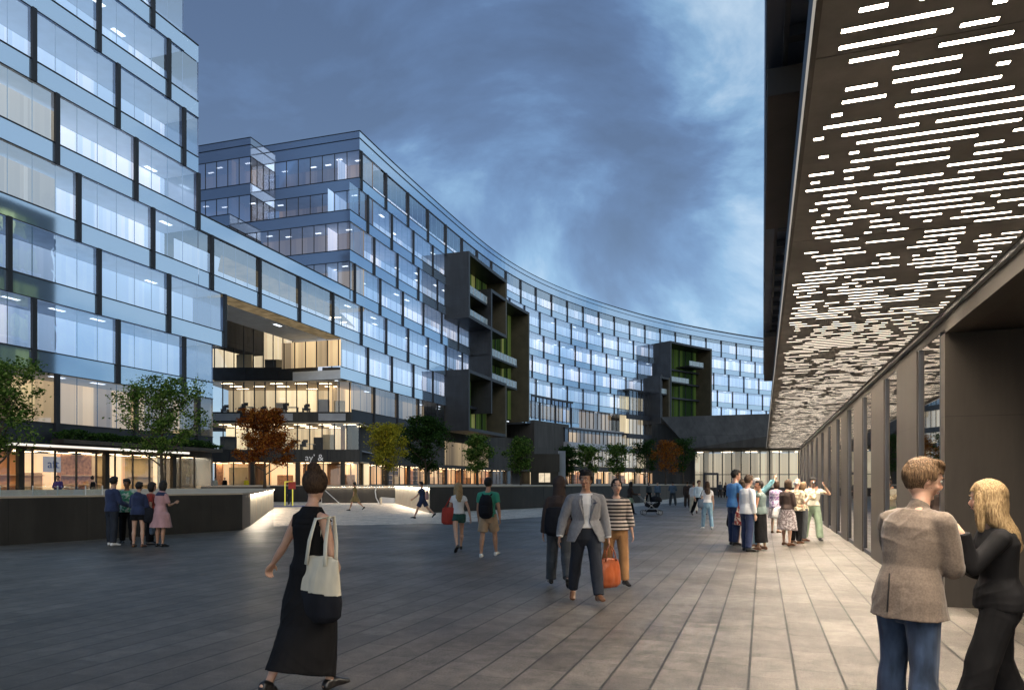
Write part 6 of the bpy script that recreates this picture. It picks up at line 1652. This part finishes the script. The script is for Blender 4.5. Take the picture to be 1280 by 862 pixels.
b_ = prop('handbag', 'bright white handbag on the arm of the woman in the patterned skirt', 'handbag', fg, fg.elb[0] + V((-.10, .05, -.10)), rz=.9); softbag(b_, .34, .13, .24, 'leather_white', taper=.8); strap(b_, [(-.10, 0, 0), (-.06, 0, .14), (.06, 0, .14), (.10, 0, 0)], 'leather_white', .010, 'handle', 1)
fg = person('bald man in patterned shirt and dark trousers looking up', 995, 19.2, 1.75, 60, ((3, 3), (-3, 3)), (((-.15, .05, -1), (.4, .8, .1)), ((.15, .15, -1), (-.2, .9, .6))), 1, 0, 12, 'm', 'skin', ('bald', 'hair_grey'),
    (('trousers', 'f_black', dict(loose=.02)), ('shirt', 'f_print', dict(lo=-.05, sleeve=.8, inf=.035))), 'leather_brown')
fg = person('woman in dark clothes raising a camera beside the bald man', 1003, 20.0, 1.66, 70, ((3, 3), (-3, 3)), (((-.1, .75, -.3), (.15, .4, 1)), ((.1, .75, -.3), (-.15, .4, 1))), 0, 0, 8, 'f', 'skin_tan', ('bob', 'hair_light'),
    (('trousers', 'f_shade'), ('sweater', 'f_print', dict(sleeve=1.6, inf=.02))), 'leather_brown')
fg = person('man in cream shirt and pale green trousers photographing upwards', 1016, 20.2, 1.80, 196, ((6, 3), (-6, 3)), (((-.75, .55, -.25), (.55, .25, .85)), ((.35, .75, -.35), (-.25, .1, 1))), -2, 10, 10, 'm', 'skin', ('short', 'hair_black'),
    (('trousers', 'f_sage', dict(loose=.028, flare=.01)), ('shirt', 'f_cream', dict(lo=.02, sleeve=.5, inf=.026))), 'leather_black', abd=(8, 9), width=1.05)
ca = prop('compact_camera', 'small black camera held at the eye of the man in the cream shirt', 'camera', fg, fg.hc + fg.HR @ V((.03, .16, .01)))
mb = MB(); mb.box(-.05, .05, -.02, .02, -.03, .03); mb.build('body', [M['leather_black']], ca); mb = MB(); mb.tube([(0, .02, 0), (0, .05, 0)], [.022, .022], 12); mb.build('lens', [M['steel']], ca, True)
# ============================================================ SKY, SUN, CAMERA
w = bpy.data.worlds.new('World'); SC.world = w; w.use_nodes = True
t = w.node_tree; t.nodes.clear()
out = t.nodes.new('ShaderNodeOutputWorld')
tc = N(t, 'ShaderNodeTexCoord'); sp = N(t, 'ShaderNodeSeparateXYZ'); t.links.new(tc.outputs['Generated'], sp.inputs[0])
zc_ = N(t, 'ShaderNodeMath', operation='MAXIMUM'); zc_.inputs[1].default_value = 0.0; t.links.new(sp.outputs['Z'], zc_.inputs[0])
za = N(t, 'ShaderNodeMath', operation='ADD'); za.inputs[1].default_value = .75; t.links.new(zc_.outputs[0], za.inputs[0])
dx = N(t, 'ShaderNodeMath', operation='DIVIDE'); t.links.new(sp.outputs['X'], dx.inputs[0]); t.links.new(za.outputs[0], dx.inputs[1])
dy = N(t, 'ShaderNodeMath', operation='DIVIDE'); t.links.new(sp.outputs['Y'], dy.inputs[0]); t.links.new(za.outputs[0], dy.inputs[1])
cb = N(t, 'ShaderNodeCombineXYZ'); t.links.new(dx.outputs[0], cb.inputs[0]); t.links.new(dy.outputs[0], cb.inputs[1])
mp = N(t, 'ShaderNodeMapping'); mp.inputs['Location'].default_value = (3.1, 1.7, .4); mp.inputs['Rotation'].default_value = (0, 0, R(25)); mp.inputs['Scale'].default_value = (1.5, 1.9, 1)
t.links.new(cb.outputs[0], mp.inputs['Vector'])
n1 = N(t, 'ShaderNodeTexNoise'); n1.inputs['Scale'].default_value = 1.0; n1.inputs['Detail'].default_value = 9; n1.inputs['Roughness'].default_value = .58; n1.inputs['Distortion'].default_value = .5
m3 = N(t, 'ShaderNodeMapping'); m3.inputs['Scale'].default_value = (2.3, 2.3, 4.2); m3.inputs['Location'].default_value = (5.2, 1.1, 3.3); m3.inputs['Rotation'].default_value = (.25, .1, .3)
t.links.new(tc.outputs['Generated'], m3.inputs['Vector'])
t.links.new(m3.outputs[0], n1.inputs['Vector'])
r = N(t, 'ShaderNodeValToRGB'); e = r.color_ramp.elements
e[0].position = .30; e[0].color = (.048, .075, .145, 1); e[1].position = .76; e[1].color = (.50, .62, .72, 1)
x = e.new(.43); x.color = (.068, .115, .225, 1)
x = e.new(.52); x.color = (.105, .190, .345, 1)
x = e.new(.62); x.color = (.20, .345, .51, 1)
def blob(dirv, size, amt):
    """brighter or darker stretch of cloud in one direction of the sky"""
    nv = N(t, 'ShaderNodeVectorMath', operation='DOT_PRODUCT'); nv.inputs[1].default_value = Vector(dirv).normalized()
    t.links.new(tc.outputs['Generated'], nv.inputs[0])
    mr = N(t, 'ShaderNodeMapRange'); mr.interpolation_type = 'SMOOTHSTEP'; mr.inputs['From Min'].default_value = math.cos(R(size)); mr.inputs['From Max'].default_value = 1
    mr.inputs['To Min'].default_value = 0; mr.inputs['To Max'].default_value = amt
    t.links.new(nv.outputs['Value'], mr.inputs['Value']); return mr.outputs[0]
def pdir(px, py):
    l = (px - VX) / F; p = C2W(l, 1.0); return (p.x, p.y, (HY - py) / F)
ct_ = N(t, 'ShaderNodeMath', operation='MULTIPLY_ADD'); ct_.inputs[1].default_value = 1.45; ct_.inputs[2].default_value = -.225; t.links.new(n1.outputs['Fac'], ct_.inputs[0])
acc = ct_.outputs[0]
for px, py, s, a in BLOBS:
    ad = N(t, 'ShaderNodeMath', operation='ADD'); t.links.new(acc, ad.inputs[0]); t.links.new(blob(pdir(px, py), s, a), ad.inputs[1]); acc = ad.outputs[0]
for dv, s, a in ((( .9, .5, .5), 65, .20), ((.8, -.6, .45), 75, .20), ((0, 0, 1), 50, .03), ((.75, .2, .65), 50, .12)):  # sky out of view, made brighter for the glass facades to reflect
    ad = N(t, 'ShaderNodeMath', operation='ADD'); t.links.new(acc, ad.inputs[0]); t.links.new(blob(dv, s, a), ad.inputs[1]); acc = ad.outputs[0]
t.links.new(acc, r.inputs['Fac'])
sky = N(t, 'ShaderNodeTexSky'); sky.sky_type = 'NISHITA'; sky.sun_disc = False; sky.sun_elevation = R(SUN_EL); sky.sun_rotation = R(SUN_ROT)
b1 = N(t, 'ShaderNodeBackground'); b1.inputs['Strength'].default_value = .05; t.links.new(sky.outputs[0], b1.inputs['Color'])
b2 = N(t, 'ShaderNodeBackground'); b2.inputs['Strength'].default_value = SKY; t.links.new(r.outputs[0], b2.inputs['Color'])
ads = N(t, 'ShaderNodeAddShader'); t.links.new(b1.outputs[0], ads.inputs[0]); t.links.new(b2.outputs[0], ads.inputs[1]); t.links.new(ads.outputs[0], out.inputs[0])
sl = bpy.data.lights.new('sun', 'SUN'); sl.energy = SUN_E; sl.angle = R(20); sl.color = (1, .93, .86)
so = bpy.data.objects.new('sun', sl); COL.objects.link(so)
dsun = Vector((math.sin(R(SUN_ROT)) * math.cos(R(SUN_EL)), math.cos(R(SUN_ROT)) * math.cos(R(SUN_EL)), math.sin(R(SUN_EL))))
so.rotation_euler = (-dsun).to_track_quat('-Z', 'Y').to_euler(); so.location = (0, 0, 60)
cam = bpy.data.cameras.new('camera'); co = bpy.data.objects.new('camera', cam); COL.objects.link(co)
co.location = (0, 0, EYE); co.rotation_euler = (R(90), 0, TH)
cam.sensor_width = 36; cam.lens = F / 1280 * 36; cam.shift_y = (HY - 431) / 1280; cam.clip_end = 2000; cam.clip_start = .05
SC.camera = co
SC.view_settings.view_transform = 'Standard'; SC.view_settings.look = 'None'; SC.view_settings.exposure = 0

bpy.data.scenes.remove(TMP)
for o in list(bpy.data.objects):
    if o.parent is None and o.get('category') == 'person' and not o.get('group'):
        l = o['label']
        o['group'] = 'sightseers under the canopy' if 912 < 640 + F * W2C(o.location.x, o.location.y)[0] / W2C(o.location.x, o.location.y)[1] < 1025 else ('group talking by the left terrace wall' if 'left group' in l or 'pink dress' in l or 'left wall' in l or 'bare legs' in l else 'people crossing the square')
    if o.parent is None and o.get('category') == 'terrace': o['group'] = 'low dark walled terraces'
    if o.parent is None and o.name.startswith('handrail'): o['group'] = 'handrails by the steps'
